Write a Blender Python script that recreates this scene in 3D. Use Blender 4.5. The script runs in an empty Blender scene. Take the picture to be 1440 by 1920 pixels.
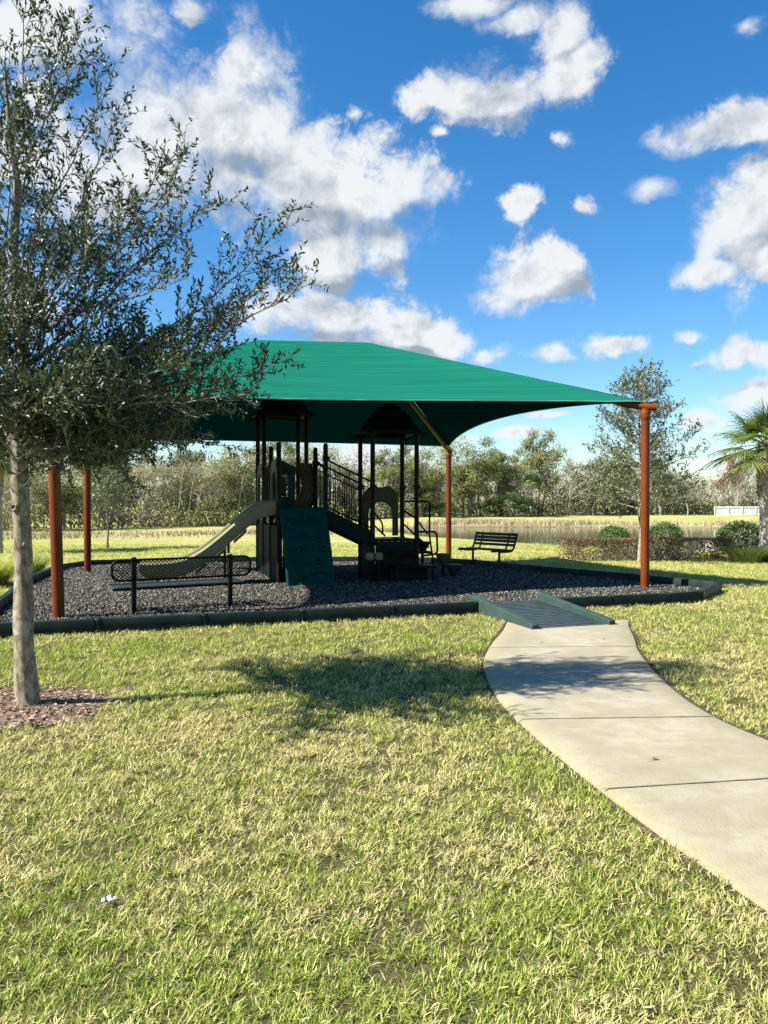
import bpy, math, random
import numpy as np
from math import radians, sin, cos, pi, sqrt, atan2
from mathutils import Vector, Matrix

random.seed(7)
rng = np.random.default_rng(11)
S = bpy.context.scene
COL = S.collection

# ------------------------------------------------------------------ camera
EYE = 1.6
cam_d = bpy.data.cameras.new('camera')
cam_d.sensor_width = 36.0
cam_d.lens = 27.19
cam_d.clip_start = 0.05
cam_d.clip_end = 3000
cam = bpy.data.objects.new('camera', cam_d)
COL.objects.link(cam)
cam.location = (0, 0, EYE)
cam.rotation_euler = (radians(90 - 0.59), 0, 0)
S.camera = cam

# ------------------------------------------------------------------ sun, sky, exposure
SUN = Vector((-3.6, -1.05, 3.5)).normalized()
SUN_EL = math.asin(SUN.z)
SUN_ROT = atan2(SUN.x, SUN.y)
sd = bpy.data.lights.new('sun', 'SUN')
sd.energy = 5.0
sd.angle = radians(0.55)
sd.color = (1.0, 0.94, 0.83)
so = bpy.data.objects.new('sun', sd)
COL.objects.link(so)
so.rotation_euler = SUN.to_track_quat('Z', 'Y').to_euler()
so.location = (-30, 0, 40)

S.view_settings.view_transform = 'Standard'
S.view_settings.look = 'None'
S.view_settings.gamma = 1.0
S.view_settings.exposure = 1.5
S.cycles.max_bounces = 6
S.cycles.diffuse_bounces = 3
S.cycles.transparent_max_bounces = 6
S.cycles.use_denoising = True

W = bpy.data.worlds.new('World')
S.world = W
W.use_nodes = True
nt = W.node_tree
for n in list(nt.nodes):
    nt.nodes.remove(n)


class NB:
    """small helper for wiring nodes"""
    def __init__(s, t):
        s.t = t

    def n(s, kind, **kw):
        n = s.t.nodes.new(kind)
        for k, v in kw.items():
            setattr(n, k, v)
        return n

    def put(s, sock, v):
        if hasattr(v, 'is_output'):
            s.t.links.new(v, sock)
        elif v is not None:
            sock.default_value = v

    def math(s, op, a, b=None, c=None, clamp=False):
        n = s.n('ShaderNodeMath', operation=op, use_clamp=clamp)
        s.put(n.inputs[0], a); s.put(n.inputs[1], b)
        if c is not None:
            s.put(n.inputs[2], c)
        return n.outputs[0]

    def vec(s, op, a, b=None, c=None):
        n = s.n('ShaderNodeVectorMath', operation=op)
        s.put(n.inputs[0], a)
        if b is not None:
            s.put(n.inputs[1], b)
        if c is not None:
            s.put(n.inputs[2], c)
        return n.outputs['Value'] if op in ('LENGTH', 'DOT_PRODUCT', 'DISTANCE') else n.outputs[0]

    def noise(s, vec, scale, detail=4, rough=0.55, dist=0.0, out=0):
        n = s.n('ShaderNodeTexNoise')
        s.put(n.inputs['Vector'], vec)
        n.inputs['Scale'].default_value = scale
        n.inputs['Detail'].default_value = detail
        n.inputs['Roughness'].default_value = rough
        n.inputs['Distortion'].default_value = dist
        return n.outputs[out]

    def smooth(s, v, lo, hi, a=0.0, b=1.0):
        n = s.n('ShaderNodeMapRange', interpolation_type='SMOOTHSTEP')
        s.put(n.inputs[0], v)
        for i, x in enumerate((lo, hi, a, b)):
            n.inputs[i + 1].default_value = x
        return n.outputs[0]

    def mix(s, f, a, b, mode='MIX'):
        n = s.n('ShaderNodeMix', data_type='RGBA', blend_type=mode)
        s.put(n.inputs[0], f)
        for i, c in ((6, a), (7, b)):
            if isinstance(c, (tuple, list)) and len(c) == 3:
                c = tuple(c) + (1,)
            s.put(n.inputs[i], c)
        return n.outputs[2]


b = NB(nt)
tc = b.n('ShaderNodeTexCoord')
direction = tc.outputs['Generated']
sky = b.n('ShaderNodeTexSky', sky_type='NISHITA')
sky.sun_disc = False
sky.sun_elevation = SUN_EL
sky.sun_rotation = SUN_ROT
sky.altitude = 0
sky.air_density = 1.0
sky.dust_density = 0.35
sky.ozone_density = 2.6
hs = b.n('ShaderNodeHueSaturation')
hs.inputs['Saturation'].default_value = 1.36
hs.inputs['Value'].default_value = 1.0
nt.links.new(sky.outputs[0], hs.inputs['Color'])
# clouds: soft ellipsoids at fixed compass directions, broken up by noise
CLOUDS = [
    (330, 180, 170, 110), (455, 135, 95, 80), (300, 300, 210, 120), (430, 330, 180, 100), (560, 300, 115, 110),
    (650, 330, 110, 100), (740, 350, 130, 62), (830, 358, 75, 34), (662, 215, 42, 34, .75), (720, 440, 150, 52),
    (630, 510, 110, 50, .8), (640, 600, 190, 56), (745, 625, 150, 46), (840, 645, 80, 28), (540, 575, 60, 36),
    (400, 390, 60, 40, .8), (480, 400, 90, 42, .85), (110, 60, 150, 90), (250, 45, 85, 60, .85), (350, 15, 50, 36, .8),
    (120, 330, 160, 160), (60, 560, 170, 120, .8),
    (800, 178, 72, 46), (880, 192, 110, 52), (965, 205, 110, 48), (1060, 160, 80, 52), (1110, 112, 48, 32),
    (1040, 65, 62, 64), (990, 40, 60, 30), (895, 10, 85, 20), (960, 240, 60, 36, .8), (1055, 275, 36, 24, .9), (832, 262, 30, 15, .85),
    (1300, 262, 95, 38), (1395, 240, 70, 46), (1420, 330, 62, 60), (1395, 430, 70, 80), (1330, 515, 95, 30),
    (1440, 480, 90, 80), (1230, 350, 52, 30, .8), (1400, 45, 40, 34, .75),
    (970, 395, 72, 34), (1105, 388, 46, 22, .9), (980, 525, 115, 50), (1025, 490, 76, 56), (925, 565, 80, 32),
    (915, 662, 44, 24), (1028, 662, 48, 18, .9), (1150, 640, 74, 25), (1285, 625, 46, 17), (1385, 660, 90, 32),
    (1300, 672, 36, 16, .9), (1415, 735, 66, 32), (1320, 778, 56, 28), (1000, 808, 80, 16, .9), (1030, 778, 42, 11, .9),
    (890, 818, 50, 12, .85), (660, 855, 190, 36, .9), (330, 700, 160, 60, .8), (1560, 300, 120, 120), (1600, 700, 120, 50),
    (420, 250, 170, 105, 1.22), (565, 350, 140, 66, 1.22), (695, 372, 105, 44, 1.2), (650, 470, 125, 56, 1.08), (620, 575, 150, 46, 1.15), (745, 605, 105, 32, 1.1),
    (940, 195, 130, 38, 1.2), (1392, 400, 70, 90, 1.15), (985, 535, 88, 34, 1.2),
    (-150, 300, 160, 200), (-200, 700, 180, 60),
]
warp = b.noise(direction, 5.5, 3, .55, out=1)
wv = b.vec('MULTIPLY_ADD', warp, (.07, .07, .055), (-.035, -.035, -.027))
dirw = b.vec('ADD', direction, wv)
CH = []
for off in (0.0, .032):
  acc = None
  dsrc = dirw if off == 0 else b.vec('ADD', dirw, (SUN.x * off * .5, 0, off))
  for c in CLOUDS:
    x, y, rx, ry = c[:4]
    w = c[4] if len(c) > 4 else 1.0
    d = Vector(((x - 720) / 1450, 1, (945 - y) / 1450))
    L = d.length
    d.normalize()
    kx = 1450 * L / rx / 1.33
    kz = 1450 * L / ry / 1.33
    ky = (kx + kz) * 0.3
    q = b.vec('MULTIPLY_ADD', dsrc, (kx, ky, kz), (-d.x * kx, -d.y * ky, -d.z * kz))
    v = b.math('SUBTRACT', w, b.vec('LENGTH', q))
    acc = v if acc is None else b.math('SMOOTH_MAX', acc, v, .12)
  CH.append(acc)
acc, acc_up = CH
# scattered cloud elsewhere, behind the viewer
back = b.noise(direction, 3.0, 5, .6)
sep = b.n('ShaderNodeSeparateXYZ'); nt.links.new(direction, sep.inputs[0])
behind = b.smooth(sep.outputs[1], .35, -.1)
backd = b.math('MULTIPLY', behind, b.smooth(back, .5, .75, -.3, .8))
backd = b.math('SUBTRACT', backd, b.math('MULTIPLY', b.math('SUBTRACT', 1.0, behind), 3.0))
acc = b.math('MAXIMUM', acc, backd)
fb = b.noise(dirw, 10.0, 13, .62)
fb2 = b.noise(b.vec('ADD', dirw, tuple(x * .035 for x in (SUN.x * .6, 0, SUN.z + .3))), 10.0, 13, .62)
def puffs(v):
    n = b.n('ShaderNodeTexVoronoi'); nt.links.new(v, n.inputs['Vector'])
    n.inputs['Scale'].default_value = 15.0; n.inputs['Detail'].default_value = 4.0
    n.inputs['Roughness'].default_value = .62; n.inputs['Lacunarity'].default_value = 2.3
    return n.outputs['Distance']


fine_w = b.vec('MULTIPLY_ADD', b.noise(dirw, 26.0, 3, .6, out=1), (.022, .022, .022), (-.011, -.011, -.011))
dirp = b.vec('ADD', dirw, fine_w)
pf = puffs(dirp)
pf2 = puffs(b.vec('ADD', dirp, (SUN.x * .018, 0, .022)))
dens = b.math('MULTIPLY_ADD', b.math('SUBTRACT', fb, .5), 1.75, acc)
dens = b.math('MULTIPLY_ADD', b.math('SUBTRACT', .82, pf), .42, dens)
under = b.smooth(b.math('SUBTRACT', acc_up, acc), -.10, .30)
mk = b.n('ShaderNodeMix'); nt.links.new(b.smooth(low_e := b.noise(direction, 6.0, 2), .40, .62), mk.inputs[0])
nt.links.new(b.smooth(dens, .10, .50), mk.inputs[2]); nt.links.new(b.smooth(dens, -.05, .80), mk.inputs[3])
mask = mk.outputs[0]
core = b.smooth(acc, .25, .95)
low = b.noise(direction, 9.0, 3, .5)
big_n = b.noise(dirw, 5.5, 6, .55)
big_o = b.noise(b.vec('ADD', dirw, (SUN.x * .04, 0, .05)), 5.5, 6, .55)
emb = b.math('ADD', b.math('ADD', b.math('MULTIPLY', b.math('SUBTRACT', fb2, fb), .9), b.math('MULTIPLY', b.math('SUBTRACT', pf, pf2), .55)), b.math('MULTIPLY', b.math('SUBTRACT', big_o, big_n), 1.5))
gray = b.math('ADD', b.math('MULTIPLY', b.math('MULTIPLY', b.smooth(acc, .0, .5), under), b.smooth(low, .30, .65, .6, 1.05)), b.math('ADD', emb, b.math('MULTIPLY', b.smooth(acc, .50, 1.15), b.smooth(low, .35, .6, .05, .42))), clamp=True)
ccol = b.mix(gray, (.94, .96, .97), (.36, .42, .50))
bg1 = b.n('ShaderNodeBackground'); nt.links.new(hs.outputs[0], bg1.inputs[0]); bg1.inputs[1].default_value = 0.068
bg2 = b.n('ShaderNodeBackground'); nt.links.new(ccol, bg2.inputs[0]); bg2.inputs[1].default_value = 0.345
mx = b.n('ShaderNodeMixShader')
nt.links.new(b.math('MULTIPLY', mask, .96), mx.inputs[0])
nt.links.new(bg1.outputs[0], mx.inputs[1]); nt.links.new(bg2.outputs[0], mx.inputs[2])
wo = b.n('ShaderNodeOutputWorld'); nt.links.new(mx.outputs[0], wo.inputs[0])
W.cycles.sampling_method = 'MANUAL'
W.cycles.sample_map_resolution = 256

# ------------------------------------------------------------------ mesh helpers
class Acc:
    """collects shapes that end up as ONE mesh"""
    def __init__(s):
        s.V = []; s.F = []; s.C = []; s.n = 0; s.hascol = False

    def add(s, V, faces, col=None):
        V = np.asarray(V, float).reshape(-1, 3)
        for f in faces:
            f = np.asarray(f, np.int64)
            if f.ndim == 1:
                f = f[None]
            s.F.append(f + s.n)
        s.V.append(V)
        if col is None:
            s.C.append(np.ones((len(V), 3)))
        else:
            c = np.asarray(col, float)
            if c.ndim == 1:
                c = np.tile(c, (len(V), 1))
            s.C.append(c); s.hascol = True
        s.n += len(V)
        return s

    def box(s, c, size, R=None, col=None, taper=1.0):
        hx, hy, hz = np.asarray(size) / 2
        v = np.array([(x, y, z) for z in (-1, 1) for y in (-1, 1) for x in (-1, 1)], float)
        v[:, 0] *= hx * np.where(v[:, 2] > 0, taper, 1); v[:, 1] *= hy * np.where(v[:, 2] > 0, taper, 1); v[:, 2] *= hz
        if R is not None:
            v = v @ np.asarray(R).T
        v += np.asarray(c)
        return s.add(v, [[(0, 2, 3, 1), (4, 5, 7, 6), (0, 1, 5, 4), (2, 6, 7, 3), (0, 4, 6, 2), (1, 3, 7, 5)]], col)

    def bar(s, p, q, w, t, up=(0, 0, 1), col=None):
        p = np.asarray(p, float); q = np.asarray(q, float)
        d = q - p; L = np.linalg.norm(d); d /= L
        u = np.asarray(up, float); u = u - d * (u @ d)
        if np.linalg.norm(u) < 1e-6:
            u = np.array((1, 0, 0)) - d * d[0]
        u /= np.linalg.norm(u); k = np.cross(d, u)
        return s.box((p + q) / 2, (L, w, t), np.stack([d, k, u], 1), col)

    def tube(s, pts, r, n=8, cap=True, col=None):
        P = np.asarray(pts, float)
        k = len(P)
        R = np.full(k, r, float) if np.isscalar(r) else np.asarray(r, float)
        T = np.gradient(P, axis=0)
        T /= np.linalg.norm(T, axis=1)[:, None] + 1e-12
        ref = np.array((0, 0, 1.0)) if abs(T[0, 2]) < .8 else np.array((1.0, 0, 0))
        A = np.empty_like(P); a = np.cross(ref, T[0]); a /= np.linalg.norm(a)
        for i in range(k):
            a = a - T[i] * (a @ T[i]); a /= np.linalg.norm(a) + 1e-12
            A[i] = a
        B = np.cross(T, A)
        th = np.arange(n) * 2 * pi / n
        V = P[:, None, :] + R[:, None, None] * (np.cos(th)[None, :, None] * A[:, None, :] + np.sin(th)[None, :, None] * B[:, None, :])
        i = np.arange(k - 1)[:, None] * n; j = np.arange(n)[None]; j2 = (j + 1) % n
        F = np.stack([i + j, i + j2, i + n + j2, i + n + j], -1).reshape(-1, 4)
        fs = [F]
        if cap:
            fs += [np.arange(n)[::-1], np.arange(n) + (k - 1) * n]
        return s.add(V.reshape(-1, 3), fs, col)

    def prism(s, poly, ax_u, ax_v, o, ax_w, t, col=None):
        """outline in the (u, v) plane through o, thickness t along w"""
        P = np.asarray(poly, float); o = np.asarray(o, float)
        U = np.asarray(ax_u, float); Vv = np.asarray(ax_v, float); Wv = np.asarray(ax_w, float)
        A = o + P[:, :1] * U + P[:, 1:] * Vv
        k = len(P)
        V = np.concatenate([A - Wv * t / 2, A + Wv * t / 2])
        i = np.arange(k); j = (i + 1) % k
        return s.add(V, [np.stack([i, j, j + k, i + k], 1), np.arange(k)[::-1], np.arange(k) + k], col)

    def strip(s, outer, inner, ax_u, ax_v, o, ax_w, t, closed=False):
        """band between two outlines of equal length (arch, frame)"""
        O = np.asarray(outer, float); I = np.asarray(inner, float); o = np.asarray(o, float)
        U = np.asarray(ax_u, float); Vv = np.asarray(ax_v, float); Wv = np.asarray(ax_w, float)
        f = lambda P, w: o + P[:, :1] * U + P[:, 1:] * Vv + Wv * w
        k = len(O)
        V = np.concatenate([f(O, -t / 2), f(I, -t / 2), f(O, t / 2), f(I, t / 2)])
        i = np.arange(k if closed else k - 1); j = (i + 1) % k
        F = [np.stack([i, j, j + k, i + k], 1), np.stack([i + 2 * k, i + 3 * k, j + 3 * k, j + 2 * k], 1),
             np.stack([i, i + 2 * k, j + 2 * k, j], 1), np.stack([i + k, j + k, j + 3 * k, i + 3 * k], 1)]
        if not closed:
            F += [np.array([0, k, 3 * k, 2 * k]), np.array([k - 1, 3 * k - 1, 4 * k - 1, 2 * k - 1])[::-1]]
        return s.add(V, F)

    def lathe(s, prof, c, n=20, ax=(0, 0, 1), col=None):
        """profile of (radius, height) pairs turned about an axis through c"""
        ax = np.asarray(ax, float)
        ref = np.array((1.0, 0, 0)) if abs(ax[0]) < .8 else np.array((0, 1.0, 0))
        a = np.cross(ax, ref); a /= np.linalg.norm(a); bb = np.cross(ax, a)
        P = np.asarray(prof, float); k = len(P)
        th = np.arange(n) * 2 * pi / n
        V = np.asarray(c) + P[:, None, 1:2] * ax + P[:, None, 0:1] * (np.cos(th)[None, :, None] * a + np.sin(th)[None, :, None] * bb)
        i = np.arange(k - 1)[:, None] * n; j = np.arange(n)[None]; j2 = (j + 1) % n
        F = np.stack([i + j, i + j2, i + n + j2, i + n + j], -1).reshape(-1, 4)
        return s.add(V.reshape(-1, 3), [F, np.arange(n)[::-1], np.arange(n) + (k - 1) * n], col)

    def grid(s, G, col=None, flip=False):
        """G: (a, b, 3) lattice of points"""
        G = np.asarray(G, float); a, bb = G.shape[:2]
        i = np.arange(a - 1)[:, None] * bb; j = np.arange(bb - 1)[None]
        F = np.stack([i + j, i + j + 1, i + bb + j + 1, i + bb + j], -1).reshape(-1, 4)
        if flip:
            F = F[:, ::-1]
        return s.add(G.reshape(-1, 3), [F], col)

    def leaves(s, P, D, N, L, Wd, col, fold=.15):
        """many small lance-shaped leaves: base P, direction D, face normal N"""
        P = np.asarray(P); D = np.asarray(D); N = np.asarray(N)
        D = D / (np.linalg.norm(D, axis=1)[:, None] + 1e-9)
        Sd = np.cross(D, N); Sd /= np.linalg.norm(Sd, axis=1)[:, None] + 1e-9
        Nn = np.cross(Sd, D)
        L = np.broadcast_to(L, len(P))[:, None]; Wd = np.broadcast_to(Wd, len(P))[:, None]
        m = P + D * L * .48
        V = np.stack([P, m + Sd * Wd / 2 + Nn * Wd * fold, P + D * L, m - Sd * Wd / 2 + Nn * Wd * fold], 1)
        i = np.arange(len(P))[:, None] * 4
        F = np.concatenate([i + np.array([[0, 1, 2]]), i + np.array([[0, 2, 3]])])
        return s.add(V.reshape(-1, 3), [F], np.repeat(col, 4, axis=0))

    def build(s, name, mat, parent=None, smooth=None, bevel=0, link=True):
        V = np.concatenate(s.V); me = bpy.data.meshes.new(name)
        me.vertices.add(len(V)); me.vertices.foreach_set('co', V.astype(np.float32).ravel())
        idx = np.concatenate([f.ravel() for f in s.F])
        sz = np.concatenate([np.full(len(f), f.shape[1]) for f in s.F])
        st = np.concatenate([[0], np.cumsum(sz)[:-1]])
        me.loops.add(len(idx)); me.loops.foreach_set('vertex_index', idx.astype(np.int32))
        me.polygons.add(len(sz)); me.polygons.foreach_set('loop_start', st.astype(np.int32))
        if s.hascol:
            C = np.concatenate(s.C); C = np.concatenate([C, np.ones((len(C), 1))], 1)
            at = me.color_attributes.new('col', 'FLOAT_COLOR', 'POINT')
            at.data.foreach_set('color', C.astype(np.float32).ravel())
        me.update(calc_edges=True)
        me.materials.append(mat)
        if smooth is not None:
            me.shade_smooth()
            me.set_sharp_from_angle(angle=radians(smooth))
        o = bpy.data.objects.new(name, me)
        if link:
            COL.objects.link(o)
        if parent is not None:
            o.parent = parent
        if bevel:
            m = o.modifiers.new('bevel', 'BEVEL'); m.width = bevel; m.segments = 2; m.limit_method = 'ANGLE'; m.angle_limit = radians(35)
            m.harden_normals = False
        return o


def thing(name, label, cat, loc=(0, 0, 0), rz=0, group=None):
    o = bpy.data.objects.new(name, None)
    COL.objects.link(o)
    o.empty_display_size = .2
    o.location = loc; o.rotation_euler = (0, 0, rz)
    o['label'] = label; o['category'] = cat
    if group:
        o['group'] = group
    return o


def tag(o, label, cat, group=None):
    o['label'] = label; o['category'] = cat
    if group:
        o['group'] = group
    return o


def dup(root, loc, rz, scale, label, group=None, name=None):
    r = root.copy(); COL.objects.link(r)
    if name: r.name = name
    r.location = loc; r.rotation_euler = (0, 0, rz); r.scale = scale
    r['label'] = label
    if group:
        r['group'] = group
    for ch in list(root.children):
        c = ch.copy(); COL.objects.link(c); c.parent = r
        for g in list(ch.children):
            d = g.copy(); COL.objects.link(d); d.parent = c
    return r


def unit(a):
    a = np.asarray(a, float)
    return a / (np.linalg.norm(a, axis=-1, keepdims=True) + 1e-9)

# ------------------------------------------------------------------ materials
def mat(name, col, rough=.6, metal=0, noise=None, bump=None, spec=.09, coat=0):
    """noise = (scale, colour2, lo, hi); bump = (scale, strength)"""
    m = bpy.data.materials.new(name); m.use_nodes = True
    t = m.node_tree; bb = NB(t); p = t.nodes['Principled BSDF']
    p.inputs['Roughness'].default_value = rough; p.inputs['Metallic'].default_value = metal
    p.inputs['Specular IOR Level'].default_value = spec; p.inputs['Coat Weight'].default_value = coat
    co = bb.n('ShaderNodeTexCoord').outputs['Object']
    if noise:
        f = bb.smooth(bb.noise(co, noise[0], 6, .62), noise[2], noise[3])
        t.links.new(bb.mix(f, col, noise[1]), p.inputs['Base Color'])
        rr = bb.smooth(bb.noise(co, noise[0] * 2.3, 3), .3, .7, max(.05, rough - .1), min(1, rough + .12))
        t.links.new(rr, p.inputs['Roughness'])
    else:
        p.inputs['Base Color'].default_value = tuple(col) + (1,)
    if bump:
        bn = bb.n('ShaderNodeBump'); bn.inputs['Strength'].default_value = bump[1]; bn.inputs['Distance'].default_value = bump[2] if len(bump) > 2 else .01
        t.links.new(bb.noise(co, bump[0], 6, .6), bn.inputs['Height']); t.links.new(bn.outputs[0], p.inputs['Normal'])
    return m


def leafmat(name, trans=.3, rough=.5, gloss=.35, tint=(1.15, 1.2, .55)):
    """per-leaf colour from the mesh, light passing through the blade"""
    m = bpy.data.materials.new(name); m.use_nodes = True
    t = m.node_tree; bb = NB(t); p = t.nodes['Principled BSDF']; out = t.nodes['Material Output']
    a = bb.n('ShaderNodeAttribute', attribute_name='col')
    t.links.new(a.outputs['Color'], p.inputs['Base Color'])
    p.inputs['Roughness'].default_value = rough; p.inputs['Specular IOR Level'].default_value = gloss
    tr = bb.n('ShaderNodeBsdfTranslucent')
    t.links.new(bb.mix(1.0, a.outputs['Color'], tint, 'MULTIPLY'), tr.inputs[0])
    ms = bb.n('ShaderNodeMixShader'); ms.inputs[0].default_value = trans
    t.links.new(p.outputs[0], ms.inputs[1]); t.links.new(tr.outputs[0], ms.inputs[2]); t.links.new(ms.outputs[0], out.inputs[0])
    return m


def colmat(name, rough=.8, bump=None, spec=.3):
    m = bpy.data.materials.new(name); m.use_nodes = True
    t = m.node_tree; bb = NB(t); p = t.nodes['Principled BSDF']
    a = bb.n('ShaderNodeAttribute', attribute_name='col')
    t.links.new(a.outputs['Color'], p.inputs['Base Color']); p.inputs['Roughness'].default_value = rough
    p.inputs['Specular IOR Level'].default_value = spec
    if bump:
        co = bb.n('ShaderNodeTexCoord').outputs['Object']
        bn = bb.n('ShaderNodeBump'); bn.inputs['Strength'].default_value = bump[1]; bn.inputs['Distance'].default_value = .02
        t.links.new(bb.noise(co, bump[0], 5, .6), bn.inputs['Height']); t.links.new(bn.outputs[0], p.inputs['Normal'])
    return m


M_leaf = leafmat('oak_leaf', .16, .42, .45, (1.1, 1.15, .7))
M_blade = leafmat('grass_blade', .36, .5, .35, (1.1, 1.15, .6))
M_far = leafmat('far_leaf', .2, .65, .15)
M_glossleaf = leafmat('shrub_leaf', .15, .6, .10)
M_palm = leafmat('palm_leaf', .32, .5, .2)
M_rust = mat('rust_brown_paint', (.15, .036, .009), .42, 0, (2.2, (.11, .025, .007), .3, .75), (60, .05, .003), coat=.15)
M_green = mat('dark_green_plastic', (.006, .028, .022), .42, 0, (3, (.009, .036, .028), .3, .8), (90, .08, .003))
M_climb = mat('climber_plastic', (.002, .034, .029), .5, 0, (4, (.003, .046, .040), .3, .8), (60, .1, .004))
M_roof = mat('roof_plastic', (.003, .011, .009), .55)
M_post = mat('brown_post_coating', (.010, .006, .005), .45, 0, (5, (.014, .009, .007), .3, .8))
M_black = mat('black_coated_steel', (.005, .006, .006), .42, 0, (8, (.009, .010, .010), .4, .8))
M_tan = mat('tan_plastic', (.20, .182, .105), .42, 0, (2.5, (.16, .145, .082), .35, .8), (70, .06, .003), coat=.1)
M_olive = mat('olive_tan_plastic', (.075, .072, .033), .5, 0, (3, (.06, .057, .027), .3, .8))
M_timber = mat('border_plastic', (.010, .018, .017), .5, 0, (4, (.020, .031, .029), .35, .75), (45, .15, .004))
M_ramp = mat('ramp_plastic', (.025, .046, .041), .45, 0, (3.5, (.038, .064, .057), .3, .75), (50, .15, .004))
M_ramptop = mat('ramp_surface_plastic', (.035, .050, .054), .42, 0, (6, (.052, .072, .076), .35, .75), (70, .12, .003))
M_grey_seat = mat('seat_coating', (.035, .045, .045), .32, 0, (6, (.05, .06, .06), .3, .8))
M_fence = mat('white_vinyl', (.78, .78, .76), .5, 0, (1.2, (.70, .70, .68), .4, .8))
M_conc = mat('pale_concrete', (.55, .52, .45), .85, 0, (3, (.42, .39, .33), .35, .75), (30, .2, .01))
M_paper = mat('white_paper', (.42, .42, .43), .8, 0, (40, (.30, .29, .27), .4, .7), (60, .5, .01))


def bark(name, c1, c2, c3, sc=14):
    m = bpy.data.materials.new(name); m.use_nodes = True
    t = m.node_tree; bb = NB(t); p = t.nodes['Principled BSDF']
    co = bb.n('ShaderNodeTexCoord').outputs['Object']
    st = bb.vec('MULTIPLY', co, (1, 1, .45))
    f1 = bb.noise(st, sc, 8, .65); f2 = bb.noise(co, sc * .3, 4, .6)
    vo = bb.n('ShaderNodeTexVoronoi'); vo.inputs['Scale'].default_value = sc * 2.4
    t.links.new(bb.vec('ADD', st, bb.vec('SCALE', bb.noise(st, sc, 3, out=1), None)), vo.inputs['Vector'])
    c = bb.mix(bb.smooth(f1, .35, .65), c1, c2)
    c = bb.mix(bb.smooth(f2, .5, .72, 0, .8), c, c3)
    t.links.new(c, p.inputs['Base Color']); p.inputs['Roughness'].default_value = .9; p.inputs['Specular IOR Level'].default_value = .15
    bn = bb.n('ShaderNodeBump'); bn.inputs['Strength'].default_value = .7; bn.inputs['Distance'].default_value = .012
    t.links.new(bb.math('ADD', f1, bb.math('MULTIPLY', vo.outputs[0], .5)), bn.inputs['Height']); t.links.new(bn.outputs[0], p.inputs['Normal'])
    return m


M_bark = bark('oak_bark', (.14, .115, .075), (.38, .33, .24), (.54, .50, .38), 26)
M_twig = bark('oak_twig', (.25, .23, .19), (.38, .35, .30), (.30, .28, .24), 20)
M_barkfar = bark('far_bark', (.18, .16, .13), (.30, .28, .24), (.38, .36, .32), 3)
M_palmbark = bark('palm_bark', (.24, .21, .17), (.40, .36, .30), (.46, .43, .37), 9)

# ------------------------------------------------------------------ outlines on the ground (metres, viewer at 0,0 looking along +Y)
PLAY = [(-4.75, 9.15), (1.33, 11.22), (2.45, 11.60), (4.5, 12.30), (5.15, 12.62), (6.05, 14.0), (5.05, 15.7), (3.58, 17.65), (2.34, 19.6),
        (1.2, 20.5), (-.7, 20.8), (-3.1, 20.75), (-5.5, 20.4), (-7.45, 19.5), (-7.6, 18.0), (-7.2, 16.2), (-6.75, 14.4), (-6.2, 12.9), (-5.76, 11.6), (-5.35, 10.3)]
PATH_L = [(1.62, 10.3), (1.45, 9.59), (1.19, 8.7), (1.0, 7.86), (.925, 7.14), (.91, 6.5), (.945, 5.87), (1.03, 5.2), (1.10, 4.78), (1.225, 4.1), (1.375, 3.44), (1.50, 2.97), (1.70, 2.3), (2.1, 1.2), (2.7, 0), (3.6, -1.5)]
PATH_R = [(3.35, 10.5), (3.19, 10.0), (2.97, 9.1), (2.78, 8.4), (2.64, 7.7), (2.54, 7.05), (2.48, 6.5), (2.46, 6.1), (2.49, 5.6), (2.58, 5.2), (2.70, 4.75), (2.88, 4.2), (3.07, 3.7), (3.5, 2.8), (4.1, 1.7), (5.0, .3)]
POND = [(1.4, 43.5), (2.0, 39.5), (3.6, 36.3), (6.9, 29.2), (11, 26.0), (16, 25), (24, 26), (32, 30), (34, 44), (28, 54), (20, 57), (12, 57.8), (5, 57), (0, 53.5), (-.6, 48)]


def seg_dist(P, poly, closed=True):
    P = np.asarray(P, float); d = np.full(len(P), 1e9)
    Q = np.asarray(poly, float); k = len(Q)
    for i in range(k if closed else k - 1):
        a = Q[i]; e = Q[(i + 1) % k] - a
        t = np.clip(((P - a) @ e) / (e @ e), 0, 1)
        d = np.minimum(d, np.linalg.norm(P - a - t[:, None] * e, axis=1))
    return d


def inside(P, poly):
    P = np.asarray(P, float); Q = np.asarray(poly, float); r = np.zeros(len(P), bool)
    j = len(Q) - 1
    for i in range(len(Q)):
        xi, yi = Q[i]; xj, yj = Q[j]
        c = ((yi > P[:, 1]) != (yj > P[:, 1])) & (P[:, 0] < (xj - xi) * (P[:, 1] - yi) / (yj - yi + 1e-12) + xi)
        r ^= c; j = i
    return r


def sdist(P, poly):
    d = seg_dist(P, poly)
    return np.where(inside(P, poly), -d, d)


def sstep(x, a, c):
    t = np.clip((x - a) / (c - a), 0, 1)
    return t * t * (3 - 2 * t)


def vnoise(P, sc, seed=0):
    """smooth value noise on the plane"""
    P = np.asarray(P, float)[:, :2] * sc + 1000
    i = np.floor(P).astype(int); f = P - i; f = f * f * (3 - 2 * f)
    h = lambda x, y: (np.abs(np.sin(x * 127.1 + y * 311.7 + seed * 74.7) * 43758.5453)) % 1.0
    a = h(i[:, 0], i[:, 1]); c = h(i[:, 0] + 1, i[:, 1]); d = h(i[:, 0], i[:, 1] + 1); e = h(i[:, 0] + 1, i[:, 1] + 1)
    return (a * (1 - f[:, 0]) + c * f[:, 0]) * (1 - f[:, 1]) + (d * (1 - f[:, 0]) + e * f[:, 0]) * f[:, 1]


# tree line: where the far wood starts
WOOD = [(-70, 36), (-26, 40), (-16, 52), (-9, 58), (0, 68), (8, 76), (20, 81), (40, 84), (90, 80)]


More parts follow.
